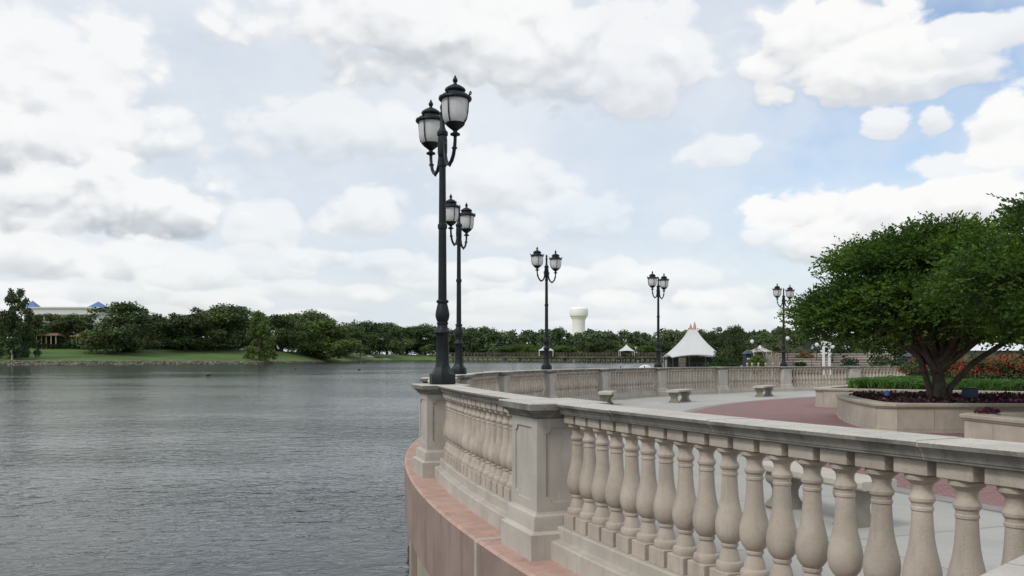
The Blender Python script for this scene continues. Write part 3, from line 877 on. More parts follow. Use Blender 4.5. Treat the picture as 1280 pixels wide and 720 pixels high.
def make_planter(r0, r1, a0, a1, label):
    am = (a0 + a1) / 2; rm = (r0 + r1) / 2
    root = thing('planter', label, 'planter', pol(rm, am), 0, 'curved stone planters on the plaza')
    org = Vector(root.location)
    mb = MB(); base = sector(r0, r1, a0, a1)
    mb.prism(sector(r0, r1, a0, a1, .03), -.01, .07)
    mb.prism(base, .07, .50)
    # cladding slabs, leaving fine joints
    n = len(base)
    def seglen(i): a = Vector(base[i]); b = Vector(base[(i + 1) % n]); return (b - a).length
    for i in range(n):
        a = Vector(base[i]); b = Vector(base[(i + 1) % n]); L = (b - a).length
        if L < .05: continue
        k = max(1, round(L / .75)); t = (b - a) / L; nr = Vector((t.y, -t.x))
        if (a + nr * .01 - Vector((pol(rm, am).x, pol(rm, am).y))).length < (a - Vector((pol(rm, am).x, pol(rm, am).y))).length: nr = -nr
        for j in range(k):
            p = a + t * (L * j / k + .004); q = a + t * (L * (j + 1) / k - .004)
            poly = [p - nr * .01, q - nr * .01, q + nr * .012, p + nr * .012]
            mb.prism([(v.x, v.y) for v in poly], .075, .497)
    mb.build('planter_wall', 'planter stone', root, org, sharp=25)
    mb = MB()
    levels = [(.012, .50), (.03, .512), (.035, .535), (.06, .55), (.065, .60), (.055, .61)]
    rings = []
    for off, z in levels:
        rings.append([Vector((x, y, z + G(y))) for x, y in sector(r0, r1, a0, a1, off)])
    rings.append([Vector((x, y, .61 + G(y))) for x, y in sector(r0, r1, a0, a1, -.30)])
    rings.append([Vector((x, y, .52 + G(y))) for x, y in sector(r0, r1, a0, a1, -.31)])
    mb.loft(rings, True, False)
    mb.build('planter_rim', 'planter stone', root, org, sharp=25)
    mb = MB(); ring = sector(r0, r1, a0, a1, -.29)
    c = pol(rm, am)
    o = [Vector((x, y, .53 + G(y))) for x, y in ring] + [Vector((c.x, c.y, .59 + G(c.y)))]
    mb.add(o, [(i, (i + 1) % len(ring), len(ring)) for i in range(len(ring))])
    mb.build('soil', 'soil', root, org)
    return root


make_planter(15.2, 20.7, 176.4, 158.6, 'long curved stone planter with the low broad tree and dark purple bedding')
make_planter(15.2, 21.8, 149, 126, 'far stone planter edged with bright green grass plants')
make_planter(15.2, 20.85, 205, 185.2, 'stone planter corner nearest the railing, mostly bare soil')


def leaf_quads(centers, dirs, length, width, rngl):
    """diamond leaves: centers N×3, dirs N×3 unit; length/width arrays"""
    n = len(centers)
    rnd = rngl.normal(size=(n, 3))
    side = np.cross(dirs, rnd); side /= np.linalg.norm(side, axis=1)[:, None] + 1e-9
    a = centers - dirs * (length[:, None] / 2); b = centers + side * (width[:, None] / 2)
    c = centers + dirs * (length[:, None] / 2); d = centers - side * (width[:, None] / 2)
    return np.stack([a, b, c, d], 1).reshape(-1, 3)


def quads_object(name, verts, mats, parent=None, origin=(0, 0, 0), mi=None):
    nq = len(verts) // 4
    me = bpy.data.meshes.new(name)
    me.vertices.add(len(verts)); me.vertices.foreach_set('co', (verts - np.array(origin)).astype(np.float32).ravel())
    me.loops.add(nq * 4); me.loops.foreach_set('vertex_index', np.arange(nq * 4, dtype=np.int32))
    me.polygons.add(nq); me.polygons.foreach_set('loop_start', np.arange(0, nq * 4, 4, dtype=np.int32))
    try: me.polygons.foreach_set('loop_total', np.full(nq, 4, dtype=np.int32))
    except Exception: pass
    mats = mats if isinstance(mats, (list, tuple)) else [mats]
    for m in mats: me.materials.append(MATS[m])
    if mi is not None: me.polygons.foreach_set('material_index', np.asarray(mi, dtype=np.int32))
    me.update(calc_edges=True); me.validate()
    o = bpy.data.objects.new(name, me); col.objects.link(o)
    if parent is not None: o.parent = parent
    else: o.location = origin
    return o


def unit(n, r):
    v = r.normal(size=(n, 3)); return v / np.linalg.norm(v, axis=1)[:, None]


# ------------------------------------------------------------------ near trees (on the planters)
def make_near_tree(seed, label, loc, rz=0., sx=.80):
    r = np.random.default_rng(seed); rr = random.Random(seed)
    root = thing('broad_tree', label, 'tree', loc, rz)
    # lobes: umbrella-like crown, local z from the soil
    lobes = []
    RX, RZ0, RZ1 = 3.55 * sx, 1.35, 3.95
    for ring, (rad, n, zz) in enumerate(((0.0, 1, 3.55), (1.25, 6, 3.2), (1.35, 7, 2.15), (2.3, 12, 2.85), (3.05, 16, 2.05), (2.0, 8, 2.1), (2.75, 10, 1.65))):
        for i in range(n):
            a = 2 * math.pi * (i + rr.random() * .7) / n
            q = rad * sx * rr.uniform(.85, 1.14)
            lobes.append((q * math.cos(a), q * math.sin(a), zz + rr.uniform(-.22, .22), rr.uniform(.55, .85)))
    # trunk and limbs
    mb = MB()
    mb.tube([(0, 0, -.05), (.01, 0, .15), (.0, .02, .5), (.03, .03, .95)], [.21, .165, .14, .12], 12)
    mb.tube([(-.16, .05, -.05), (-.22, .05, .3), (-.38, .08, .85), (-.85, .2, 1.6), (-1.5, .4, 2.2)], [.09, .075, .065, .055, .035], 8)
    mb.tube([(.14, .0, -.05), (.25, -.05, .3), (.75, -.15, .85), (1.5, -.3, 1.35), (2.3, -.4, 1.75)], [.09, .075, .065, .055, .035], 8)
    mb.build('trunk', 'bark', root)
    for i, (x, y, z, s) in enumerate(lobes):
        if i % 2 and i > 7: continue
        mb = MB() if i == 0 else mb
        if i == 0: lb = MB()
        st = Vector((rr.uniform(-.08, .08), rr.uniform(-.08, .08), rr.uniform(.55, .95)))
        mid = Vector((x * .33 + rr.uniform(-.1, .1), y * .33 + rr.uniform(-.1, .1), .9 + z * .22))
        m2 = Vector((x * .68, y * .68, .5 + z * .62))
        lb.tube([st, mid, m2, Vector((x, y, z))], [.085, .055, .035, .012], 7)
    lb.build('limbs', 'bark', root)
    # sprays of leaves
    C_, D_ = [], []
    for (x, y, z, s) in lobes:
        n = int(400 * (s / .7) ** 2)
        u = unit(n, r); u[:, 2] = np.abs(u[:, 2]) * np.where(r.random(n) < .78, 1, -1)
        sh = s * (r.random(n) ** .45)
        c = np.array([x, y, z]) + u * sh[:, None] * np.array([1.15, 1.15, .62])
        dr = u * np.array([1, 1, .35]) + r.normal(size=(n, 3)) * .35 + np.array([x, y, 0]) / 6 + np.array([0, 0, .12])
        dr /= np.linalg.norm(dr, axis=1)[:, None]
        C_.append(c); D_.append(dr)
    C_ = np.concatenate(C_); D_ = np.concatenate(D_)
    # long shoots poking out of the top
    m = 50 if seed == 3 else 14
    idx = r.integers(0, len(lobes), m); L0 = np.array(lobes)[idx]
    dd = np.stack([L0[:, 0] / 4 + r.normal(size=m) * .5, L0[:, 1] / 4 + r.normal(size=m) * .5, .35 + r.random(m) * .5], 1); dd /= np.linalg.norm(dd, axis=1)[:, None]
    SC = L0[:, :3] + dd * (L0[:, 3:4] * .75)
    cs, ds, ls = [], [], []
    def spray(c, d, ln, k):
        side = np.cross(d, np.array([0, 0, 1.]) + r.normal(size=c.shape) * .25); side /= np.linalg.norm(side, axis=1)[:, None] + 1e-9
        for j in range(k):
            t = (j + 1) / k
            sgn = 1 if j % 2 else -1
            dirn = d * .55 + side * sgn * .8 * (1 if j < k - 1 else .1) + r.normal(size=c.shape) * .22
            dirn /= np.linalg.norm(dirn, axis=1)[:, None]
            pos = c + d * (ln * t) + dirn * .035 - np.array([0, 0, .06]) * (t * t) * ln * 2
            cs.append(pos); ds.append(dirn); ls.append(np.full(len(c), .092) * r.uniform(.7, 1.15, len(c)))
    spray(C_, D_, .30, 7); spray(SC, dd, .62, 14)
    cs = np.concatenate(cs); ds = np.concatenate(ds); ls = np.concatenate(ls)
    vs = leaf_quads(cs, ds, ls, ls * .52, r)
    quads_object('crown', vs, 'leaf near', root)
    return root


t1 = pol(18.7, 169.3, .6)
nt1 = make_near_tree(3, 'low broad dark green tree on the purple-bedded planter', (10.0, 20.6, .58 + G(20.6)), R_(0))
nt2 = make_near_tree(9, 'dark green tree at the picture edge, closer than the broad tree', (10.95, 13.9, .62 + G(14)), R_(150), .95)

nt1.scale = (1, 1, 1.06); nt2.scale = (1, 1, 1.10)

# ------------------------------------------------------------------ planting
def grass_strip(name, label, cat, r0, r1, a0, a1, n, h, mat, seed):
    r = np.random.default_rng(seed)
    rad = r.uniform(r0, r1, n); an = np.radians(r.uniform(a1, a0, n))
    x = CX + rad * np.cos(an); y = CY + rad * np.sin(an)
    hh = h * r.uniform(.6, 1.1, n)
    d = np.stack([r.normal(size=n) * .45, r.normal(size=n) * .45, np.ones(n)], 1); d /= np.linalg.norm(d, axis=1)[:, None]
    c = np.stack([x, y, .56 + G(1) * y + hh * .45], 1)
    vs = leaf_quads(c, d, hh, np.full(n, .035), r)
    c2 = c[::2] + d[::2] * (hh[::2, None] * .4); d2 = d[::2] * .4 + unit(len(c2), r) * .6; d2[:, 2] = -np.abs(d2[:, 2]) * .3; d2 /= np.linalg.norm(d2, axis=1)[:, None]
    v2 = leaf_quads(c2 + d2 * .07, d2, hh[::2] * .6, np.full(len(c2), .03), r)
    o = quads_object(name, np.concatenate([vs, v2]), mat, origin=(float(x[0]), float(y[0]), .55))
    tag(o, label, cat, kind='stuff')
    return o


# green grass edging of the far planter: along its rounded front and its near end
grass_strip('grass_edging', 'bright green grass edging the far planter', 'grass', 19.2, 20.85, 148.3, 127, 5200, .42, 'liriope', 21)
grass_strip('grass_edging', 'bright green grass along the near end of the far planter', 'grass', 15.5, 20.6, 148.4, 144.5, 5200, .42, 'liriope', 22)
def bed(seed, r0, r1, a0, a1, n):
    r = np.random.default_rng(seed)
    k = n // 30
    rad = r.uniform(r0, r1, k); an = np.radians(r.uniform(a1, a0, k))
    P_ = np.stack([CX + rad * np.cos(an), CY + rad * np.sin(an), np.zeros(k)], 1); P_[:, 2] = .56 + G(1) * P_[:, 1]
    c = np.repeat(P_, 30, 0) + r.normal(size=(k * 30, 3)) * np.array([.09, .09, .05]); c[:, 2] = np.maximum(c[:, 2], .54 + G(1) * c[:, 1])
    d = unit(len(c), r); d[:, 2] = np.abs(d[:, 2])
    ln = r.uniform(.06, .12, len(c)); vs = leaf_quads(c, d, ln, ln * .6, r)
    mi = (np.repeat(r.random(k) < .12, 30)) & (r.random(len(c)) < .6)
    o = quads_object('bedding_plants', vs, ['bed plant', 'magenta petal'], origin=tuple(P_[0]), mi=mi.astype(int))
    tag(o, 'low dark purple and magenta bedding plants under the broad tree', 'flowers', kind='stuff')
bed(31, 15.6, 20.3, 174.9, 159.6, 22000)


def make_bush(name, label, cat, loc, h, w, mats, nl, seed, flower=0., leaf=.08, group=None, stems=5):
    r = np.random.default_rng(seed); rr = random.Random(seed)
    root = thing(name, label, cat, loc, 0, group)
    mb = MB()
    for i in range(stems):
        a = 6.28 * i / stems + rr.random(); q = w * .35 * rr.random()
        mb.tube([(q * .2 * math.cos(a), q * .2 * math.sin(a), -.05), (q * .6 * math.cos(a), q * .6 * math.sin(a), h * .4), (q * math.cos(a), q * math.sin(a), h * .85)], [.018 * h, .012 * h, .006 * h], 5)
    mb.build('stems', 'bark', root)
    k = nl
    u = unit(k, r); c = u * (r.random(k)[:, None] ** .4) * np.array([w / 2, w / 2, h * .42]) + np.array([0, 0, h * .55])
    c[:, :2] *= (1 + .25 * np.sin(c[:, 2] * 9 + seed))[:, None]
    d = unit(k, r) * .7 + u * .6; d /= np.linalg.norm(d, axis=1)[:, None]
    ln = leaf * r.uniform(.6, 1.3, k)
    mi = np.zeros(k, int)
    if flower:
        f = (c[:, 2] > h * .4) & (np.sin(c[:, 0] * 7 + seed) + np.sin(c[:, 2] * 9 + seed * 2) + np.sin(c[:, 1] * 6) > -.5) & (r.random(k) < flower)
        mi[f] = 1
    vs = leaf_quads(c, d, ln, ln * .6, r)
    quads_object('foliage', vs, mats, root, mi=mi if len(mats) > 1 else None)
    return root


# red flowering shrubs behind the grass edging
for i, (px, D, h, w) in enumerate(((1152, 33.5, 1.15, 1.5), (1190, 32, 1.1, 1.4), (1222, 31, 1.15, 1.5), (1262, 30, 1.2, 1.5), (1300, 29, 1.2, 1.5))):
    p = ((px - 640) / F * D, D, .56 + G(D))
    make_bush('flowering_shrub', ['red flowering shrub standing first at the end of the balustrade', 'red flowering shrub seen behind the trunk of the broad tree', 'red flowering shrub between the trunk and the leaning limb',
              'tall red flowering shrub at the picture edge behind the leaning limb', 'red flowering shrub farthest along the row, at the frame'][i], 'shrub', p, h, w, ['shrub leaf', 'red petal'], 3800, 40 + i, .36, .085, 'red flowering shrubs in the far planter')
make_bush('small_plant', 'small dark plant alone in the bare planter soil', 'plant', (7.95 + .15, 15.0, .56 + G(15)), .16, .34, ['bed plant'], 260, 77, 0, .06)

# blue floodlight box beside the trunk
fl = thing('floodlight', 'dark blue box floodlight at the foot of the broad tree', 'floodlight', (10.46, 20.1, .60 + G(20)))
mb = MB(); mb.bbox((0, 0, .16), (.30, .2, .26), .2, .02); mb.build('housing', 'blue box', fl)
mb = MB(); mb.tube([(-.12, -.02, -.02), (-.12, -.02, .1)], .015); mb.tube([(.12, .02, -.02), (.12, .02, .1)], .015); mb.box((0, 0, .0), (.3, .1, .02)); mb.build('bracket', 'dark metal', fl)
fl = thing('floodlight', 'tiny grey blue spotlight among the purple bedding', 'floodlight', (8.7, 20.4, .60 + G(20)))
mb = MB(); mb.lathe([(.045, .08), (.06, .1), (.065, .19), (.05, .2)], 12); mb.build('housing', 'hotel roof', fl)
mb = MB(); mb.tube([(0, 0, -.04), (0, 0, .09)], .012); mb.build('spike', 'dark metal', fl)

# ------------------------------------------------------------------ benches
def make_bench():
    root = thing('stone_bench', '', 'bench', (0, 0, 0), 0, 'curved stone benches on the plaza')
    # local: +Y is outward from the centre, length along X, gently curved
    mb = MB()
    RB = 5.0; prof = [(-.19, .375), (-.215, .385), (-.225, .40), (-.225, .445), (-.215, .455), (.215, .455), (.225, .445), (.225, .40), (.215, .385), (.19, .375)]
    rings = []
    for i in range(13):
        a = (-.8 + 1.6 * i / 12) / RB
        rings.append([Vector(((RB + d) * math.sin(a), (RB + d) * math.cos(a) - RB, z)) for d, z in prof])
    mb.loft(rings); mb.build('seat', 'pier stone inner', root, sharp=25)
    for s in (-1, 1):
        mb = MB(); a = s * .52 / RB
        out = [(-.17, 0), (-.185, .03), (-.17, .06), (-.13, .085), (-.105, .13), (-.10, .19), (-.12, .235), (-.165, .27), (-.185, .31), (-.18, .345), (-.16, .376)]
        poly = out + [(-x, z) for x, z in reversed(out)]
        M = Matrix.Translation((RB * math.sin(a), RB * math.cos(a) - RB, 0)) @ Matrix.Rotation(-a, 4, 'Z')
        mb.loft([[M @ Vector((x0, y, z)) for y, z in poly] for x0 in (-.085, .085)])
        mb.build('leg', 'bench stone', root, sharp=40)
    return root


bn = make_bench()
bl = ['curved stone bench seen through the nearest balusters', 'stone bench before the third and fourth lamps, leftmost of the far three', 'stone bench in front of the big white tent bay, middle of the far three', 'stone bench near the farthest lamp post']
for i, (x, y) in enumerate(((2.95, 8.55), (3.15, 29.6), (6.0, 31.6), (10.4, 36.4))):
    o = bn if i == 0 else copy_tree(bn)
    o.location = (x, y, G(y)); o['label'] = bl[i]
    a = math.atan2(y - CY, x - CX)
    o.rotation_euler = (0, 0, a - math.pi / 2 + (0, .25, 0, .2)[i])

# ------------------------------------------------------------------ distant trees
def lobes_crown(r, lobes, n, leaf, flat=.88, jitter=.15):
    """clumped shell of leaf masses"""
    w = np.array([l[3] ** 2 for l in lobes]); w /= w.sum()
    idx = r.choice(len(lobes), n, p=w); L = np.array(lobes)[idx]
    u = unit(n, r); u[:, 2] = np.where(r.random(n) < .55, np.abs(u[:, 2]), u[:, 2])
    rad = L[:, 3] * (r.random(n) ** .33) * (1 + r.normal(size=n) * jitter)
    c = L[:, :3] + u * rad[:, None] * np.array([1, 1, flat])
    d = unit(n, r) * .9 + u * .2; d /= np.linalg.norm(d, axis=1)[:, None]
    ln = leaf * r.uniform(.5, 1.4, n)
    return leaf_quads(c, d, ln, ln * .75, r)


def make_far_tree(name, kind, seed):
    """20 m tall, 20 m wide prototype, origin at the foot"""
    r = np.random.default_rng(seed); rr = random.Random(seed)
    root = thing(name, '', 'tree')
    lobes = []
    if kind == 'oak':
        for i in range(56):
            a = rr.random() * 6.283; t = rr.random() ** .5; z = rr.uniform(.09, .92)
            env = math.sqrt(max(.05, 1 - ((z - .38) / .60) ** 2))
            lobes.append((9 * t * env * math.cos(a), 9 * t * env * math.sin(a), z * 18.5, rr.uniform(1.7, 3.2)))
        n, leaf = 13000, .68
    elif kind == 'cypress':
        for i in range(80):
            a = rr.random() * 6.283; z = rr.uniform(.05, .97)
            env = (1 - z) ** .6 * .9 + .12
            t = rr.random() ** .5
            lobes.append((8.5 * t * env * math.cos(a), 8.5 * t * env * math.sin(a), z * 19, rr.uniform(1.0, 2.2) * (1.2 - .5 * z)))
        n, leaf = 13000, .62
    elif kind == 'wisp':
        for i in range(26):
            a = rr.random() * 6.283; z = rr.uniform(.5, .95); t = rr.random() ** .5
            lobes.append((8 * t * math.cos(a), 8 * t * math.sin(a), z * 19 - t * 3, rr.uniform(1.5, 2.6)))
        n, leaf = 3600, .45
    mb = MB()
    bark = 'pale bark' if kind == 'wisp' else 'far bark'
    if kind == 'wisp':
        for i in range(5):
            a = 6.28 * i / 5
            mb.tube([(.3 * math.cos(a), .3 * math.sin(a), -.5), (1.5 * math.cos(a), 1.5 * math.sin(a), 5), (4 * math.cos(a), 4 * math.sin(a), 12)], [.4, .3, .12], 6)
    else:
        mb.tube([(0, 0, -1), (.1, 0, 2), (.2, .1, 6), (0, .2, 13)], [.75, .5, .4, .15], 7)
        for i in range(6):
            l = lobes[i * 5]; mb.tube([(0, 0, 2.5 + i * .5), (l[0] * .5, l[1] * .5, (l[2] + 4) * .5), (l[0], l[1], l[2])], [.3, .2, .06], 5)
    mb.build('trunk', bark, root)
    lm = {'oak': 'leaf oak', 'cypress': 'leaf oak', 'wisp': 'leaf brown'}[kind]
    quads_object('crown', lobes_crown(r, lobes, n, leaf), lm, root)
    return root


protos = {'oakA': make_far_tree('oak_tree', 'oak', 101), 'oakB': make_far_tree('oak_tree', 'oak', 102), 'oakC': make_far_tree('oak_tree', 'oak', 103),
          'cyp': make_far_tree('cypress_tree', 'cypress', 104), 'wisp': make_far_tree('myrtle_tree', 'wisp', 105), 'cypB': make_far_tree('cypress_tree', 'cypress', 106)}
used = set()
# light-leaved versions share meshes but carry the other material on the object slot


def place_tree(kind, x, y, z, height, width, label, group, rz=None, light=False):
    p = protos[kind]
    if kind not in used and not light: o = p; used.add(kind)
    else: o = copy_tree(p)
    o.location = (x, y, z - .3); o.rotation_euler = (0, 0, random.uniform(0, 6.28) if rz is None else rz)
    o.scale = (width / 18, width / 18, height / 19.5)
    o['label'] = label
    if group: o['group'] = group
    elif 'group' in o.keys(): del o['group']
    if light:
        for c in o.children:
            if c.name.startswith('crown'):
                c.material_slots[0].link = 'OBJECT'; c.material_slots[0].material = MATS['leaf light']
    return o


def bank_tree(kind, px, topy, off, wpx, label, group=None, light=False):
    D = shoreD(px) + off; base = bank(px, off)
    h = EYE + (HZ - topy) / F * D - base
    return place_tree(kind, (px - 640) / F * D, D, base, h, wpx / F * D, label, group, light=light)


left_trees = [
    ('cyp', 20, 357, 8, 56, 'tallest pointed cypress on the left bank beside the rock edge'), ('oakA', -30, 384, 30, 90, 'oak tree cut off at the left end of the far bank'),
    ('oakB', 58, 388.5, 52, 62, 'low oak tree below the white hotel, just past the tall cypress'), ('oakC', 94, 391.5, 50, 52, 'small oak tree in front of the white hotel'),
    ('oakA', 148, 376, 30, 92, 'wide round oak tree right of the blue pyramid roofs'), ('oakC', 200, 391, 62, 70, 'oak tree filling the dip after the wide round oak'),
    ('oakB', 232, 388, 40, 76, 'dark oak tree behind the parked white cars'), ('oakC', 268, 379, 44, 84, 'tall dark oak tree with a flat top behind the lawn end'),
    ('oakA', 302, 381, 55, 70, 'dark oak tree just left of the pale green cypress'), ('cypB', 324, 388, 8, 46, 'olive green cypress standing right at the lake edge', True),
    ('oakB', 352, 389, 50, 66, 'oak tree between the olive cypress and the bright low oak'), ('oakC', 384, 386, 70, 74, 'tall oak tree rising behind the bright low oak'),
    ('oakA', 402, 399, 14, 74, 'bright green low oak tree close to the shore', True), ('oakB', 432, 403, 30, 52, 'small oak tree before the thin palm')]
for t in left_trees:
    bank_tree(t[0], t[1], t[2], t[3], t[4], t[5], 'trees along the left bank', light=len(t) > 6)
for i, (px, ty, w, k) in enumerate(((458, 400, 60, 'oakC'), (484, 402, 54, 'oakA'), (508, 405, 50, 'oakB'), (532, 404, 52, 'oakC'), (556, 408, 46, 'oakA'), (582, 407, 48, 'oakB'), (606, 411, 44, 'oakC'))):
    bank_tree(k, px, ty, 50 + (i % 3) * 12, w, ['dark oak tree right after the thin lawn palm', 'dark oak tree above the pale lawn path', 'dark oak tree over the far end of the lawn, left of the lamps', 'dark oak tree just left of the tallest lamp post', 'dark oak tree showing between the two nearest lamp posts', 'dark oak tree just right of the second lamp post', 'dark oak tree where the far row meets the boardwalk'][i], 'oaks in a row behind the far lawn')
# fuller bank behind, read as one mass
def wood(name, label, px0, px1, step, Dfun, topf, mat, seed, lpt=1500, leaf=1.0):
    r = np.random.default_rng(seed); rr = random.Random(seed); VS = []
    px = px0
    while px < px1:
        D = Dfun(px) + rr.uniform(-25, 45); ty = topf(px) + rr.uniform(-3, 5)
        H = EYE + (HZ - ty) / F * D + .6; W = H * rr.uniform(.35, .6)
        x0 = (px - 640) / F * D
        lb = []
        for i in range(16):
            a = rr.random() * 6.28; z = rr.uniform(.0, .9); t = rr.random() ** .5 * math.sqrt(max(.08, 1 - ((z - .4) / .6) ** 2))
            lb.append((x0 + W * t * math.cos(a), D + W * t * math.sin(a), z * H * .95, H * rr.uniform(.13, .22)))
        VS.append(lobes_crown(r, lb, lpt, leaf))
        px += step * rr.uniform(.6, 1.4)
    v = np.concatenate(VS)
    o = quads_object(name, v, mat, origin=(float(v[0, 0]), float(v[0, 1]), 0)); tag(o, label, 'woods', kind='stuff'); return o


wood('bank_woods', 'dark wood filling in behind the separate oaks of the left bank', -180, 620, 17, lambda p: shoreD(p) + 95, lambda p: interp(p, [(-180, 395), (100, 404), (190, 398), (290, 392), (400, 398), (620, 410)]), 'leaf oak', 201, 2000, 1.2)
wood('lakeside_woods', 'continuous far wood behind the boardwalk and under the water tower', 575, 1010, 8, lambda p: 640, lambda p: interp(p, [(560, 407), (640, 412), (760, 413), (840, 412), (1010, 411)]), 'leaf wood', 202, 2000, 1.6)
wood('park_woods', 'far wood behind the amphitheatre and the broad tree', 860, 1420, 26, lambda p: 230, lambda p: interp(p, [(860, 412), (960, 408), (1000, 412), (1420, 405)]), 'leaf oak', 203, 1500, .62)

# lighter trees standing along the boardwalk
for i, (px, ty, D, w, k, lt) in enumerate(((650, 428, 520, 34, 'oakB', True), (664, 430, 500, 26, 'oakA', True), (706, 431, 480, 40, 'oakC', True), (728, 424, 500, 30, 'oakA', False), (752, 421, 470, 44, 'oakB', False),
                                          (778, 428, 490, 36, 'oakC', True), (806, 431, 470, 36, 'oakA', True), (826, 426, 500, 30, 'oakB', False), (632, 431, 540, 30, 'oakC', False))):
    base = -.5
    place_tree(k, (px - 640) / F * D, D, base, EYE + (HZ - ty) / F * D - base, w / F * D,
               ['pale green bushy tree first behind the boardwalk', 'small light tree behind the small tent near the third lamp', 'light green low tree below the water tower', 'dark bushy tree just right of the water tower',
                'large mid green tree in the middle of the boardwalk', 'yellow green tree behind the small tent on the boardwalk', 'light green tree at the boardwalk end before the fourth lamp', 'darker tree behind the fourth lamp post',
                'dark low tree where the boardwalk begins'][i], 'trees along the boardwalk', light=lt)
# park trees right
for (k, px, ty, D, w, lab, lt) in (('oakA', 916, 404, 128, 44, 'dark round tree with a bare trunk beside the big white tent', False), ('oakB', 886, 410, 160, 44, 'dark tree partly behind the big white tent', False),
                                   ('oakC', 955, 413, 150, 50, 'dark green tree behind the small white gazebo roof', False), ('wisp', 962, 418, 96, 40, 'brownish open tree with pale stems left of the farthest lamp', False),
                                   ('wisp', 1000, 424, 100, 34, 'brownish open tree with pale stems right of the farthest lamp', False), ('oakB', 1060, 412, 120, 60, 'green tree behind the twin white columns', False),
                                   ('oakA', 1120, 418, 110, 60, 'dark tree above the amphitheatre seats', False), ('oakC', 1270, 405, 100, 90, 'green tree behind the pale roofed building', False), ('oakB', 1190, 410, 130, 80, 'tree rising behind the building roof', False)):
    base = -.4
    place_tree(k, (px - 640) / F * D, D, base, EYE + (HZ - ty) / F * D - base, w / F * D, lab, None, light=lt)


def make_palm(px, D, topy, base, label, scale=1.):
    p = PX(px, topy, D); h = p.z - base
    root = thing('palm_tree', label, 'palm tree', (p.x, D, base - .2))
    mb = MB(); mb.tube([(0, 0, 0), (.1, 0, h * .4), (0, 0, h * .82)], [.32 * scale, .24 * scale, .2 * scale], 8); mb.build('trunk', 'pale bark', root)
    mb = MB(); rr = random.Random(int(px))
    for i in range(22):
        a = 6.28 * i / 22 + rr.random() * .3; e = rr.uniform(-.2, 1.1); L = 2.6 * scale
        pts = []
        for t in (0, .35, .7, 1.):
            rr_ = L * t * math.cos(e * (1 - .5 * t)); z = h * .82 + L * t * math.sin(e) - 1.3 * scale * t * t
            pts.append((rr_, z))
        for j in range(3):
            w0, w1 = (.35 * scale * (1 - abs(.4 - j / 3)), .35 * scale * (1 - abs(.4 - (j + 1) / 3)) * (0.1 if j == 2 else 1))
            def q(k, w): r_, z = pts[k]; return (r_ * math.cos(a) - w * math.sin(a), r_ * math.sin(a) + w * math.cos(a), z - abs(w) * .4)
            mb.add([q(j, -w0), q(j + 1, -w1), q(j + 1, 0), q(j, 0)], [(0, 1, 2, 3)]); mb.add([q(j, 0), q(j + 1, 0), q(j + 1, w1), q(j, w0)], [(0, 1, 2, 3)])
    mb.build('crown', 'palm leaf', root)
make_palm(451, shoreD(451) + 12, 416, bank(451, 12), 'thin palm tree standing alone on the far lawn', 2.0)
make_palm(15, shoreD(15) + 4, 432, bank(15, 4), 'short palm beside the tall cypress at the rock edge', 1.2)

# hedge behind the left lawn
def make_hedge(px0, px1, off, h, label, seed):
    r = np.random.default_rng(seed); a, b = BP(px0, off), BP(px1, off)
    n = int((b - a).length * 130); t = r.random(n)
    c = np.array(a)[None] * (1 - t[:, None]) + np.array(b)[None] * t[:, None]
    c[:, 2] += r.random(n) ** .6 * h * (1 + .1 * np.sin(t * 60)); c[:, 1] += r.uniform(-.9, .9, n)
    d = unit(n, r); ln = r.uniform(.25, .5, n)
    o = quads_object('hedge', leaf_quads(c, d, ln, ln * .8, r), 'hedge leaf', origin=tuple(a)); tag(o, label, 'hedge')
make_hedge(40, 178, 42, 2.0, 'long clipped dark hedge in front of the low pavilions', 51)
make_hedge(182, 300, 43, 1.7, 'clipped dark hedge in front of the parked white cars', 52)
make_bush('round_shrub', 'low wide green shrub on the lawn before the hedge', 'shrub', tuple(BP(160, 34)), 2.6, 10, ['hedge leaf'], 2200, 55, 0, .6)
make_bush('round_shrub', 'bright green shrub mound beside the bright low oak', 'shrub', tuple(BP(405, 10)), 3.4, 12, ['leaf light'], 2200, 56, 0, .6)

# rock edging
def make_rocks():
    r = np.random.default_rng(60); rr = random.Random(60); mb = MB()
    px = -120.
    while px < 470:
        big = interp(px, [(-120, .85), (320, .55), (470, .35)])
        for row in range(3):
            s = rr.uniform(.45, .85) * big
            p = BP(px + rr.uniform(-1, 1), .2 + row * .55); p.z = WZ + .15 + row * .72 * big + rr.uniform(-.15, .15)
            vs = []
            for (x, y, z) in ((-1, -1, -1), (1, -1, -1), (1, 1, -1), (-1, 1, -1), (-1, -1, 1), (1, -1, 1), (1, 1, 1), (-1, 1, 1), (0, -1.3, 0), (0, 0, 1.3)):
                vs.append(p + Vector((x * rr.uniform(.6, 1.1) * s * 1.1, y * rr.uniform(.6, 1.1) * s * .8, z * rr.uniform(.6, 1.) * s * .62)))
            mb.add(vs, [(0, 3, 2, 1), (0, 1, 8), (1, 5, 8), (5, 4, 8), (4, 0, 8), (1, 2, 6, 5), (2, 3, 7, 6), (3, 0, 4, 7), (4, 5, 9), (5, 6, 9), (6, 7, 9), (7, 4, 9)])
        px += 2.6 / (shoreD(px) / 284) * rr.uniform(.8, 1.2) * (big + .2)
    tag(mb.build('rock_edging', 'rock', sharp=None), 'line of pale boulders edging the left bank', 'rocks', kind='stuff')
make_rocks()

# ------------------------------------------------------------------ far buildings
def windowed(root, x0, x1, y, z0, z1, nx, nz, frac=(.55, .6), mat='window glass', name='window'):
    dx, dz = (x1 - x0) / nx, (z1 - z0) / nz
    for j in range(nz):
        for i in range(nx):
            cx_, cz_ = x0 + dx * (i + .5), z0 + dz * (j + .5)
            mb = MB(); mb.box((cx_, y, cz_), (dx * frac[0], .3, dz * frac[1])); mb.build(name, mat, root)


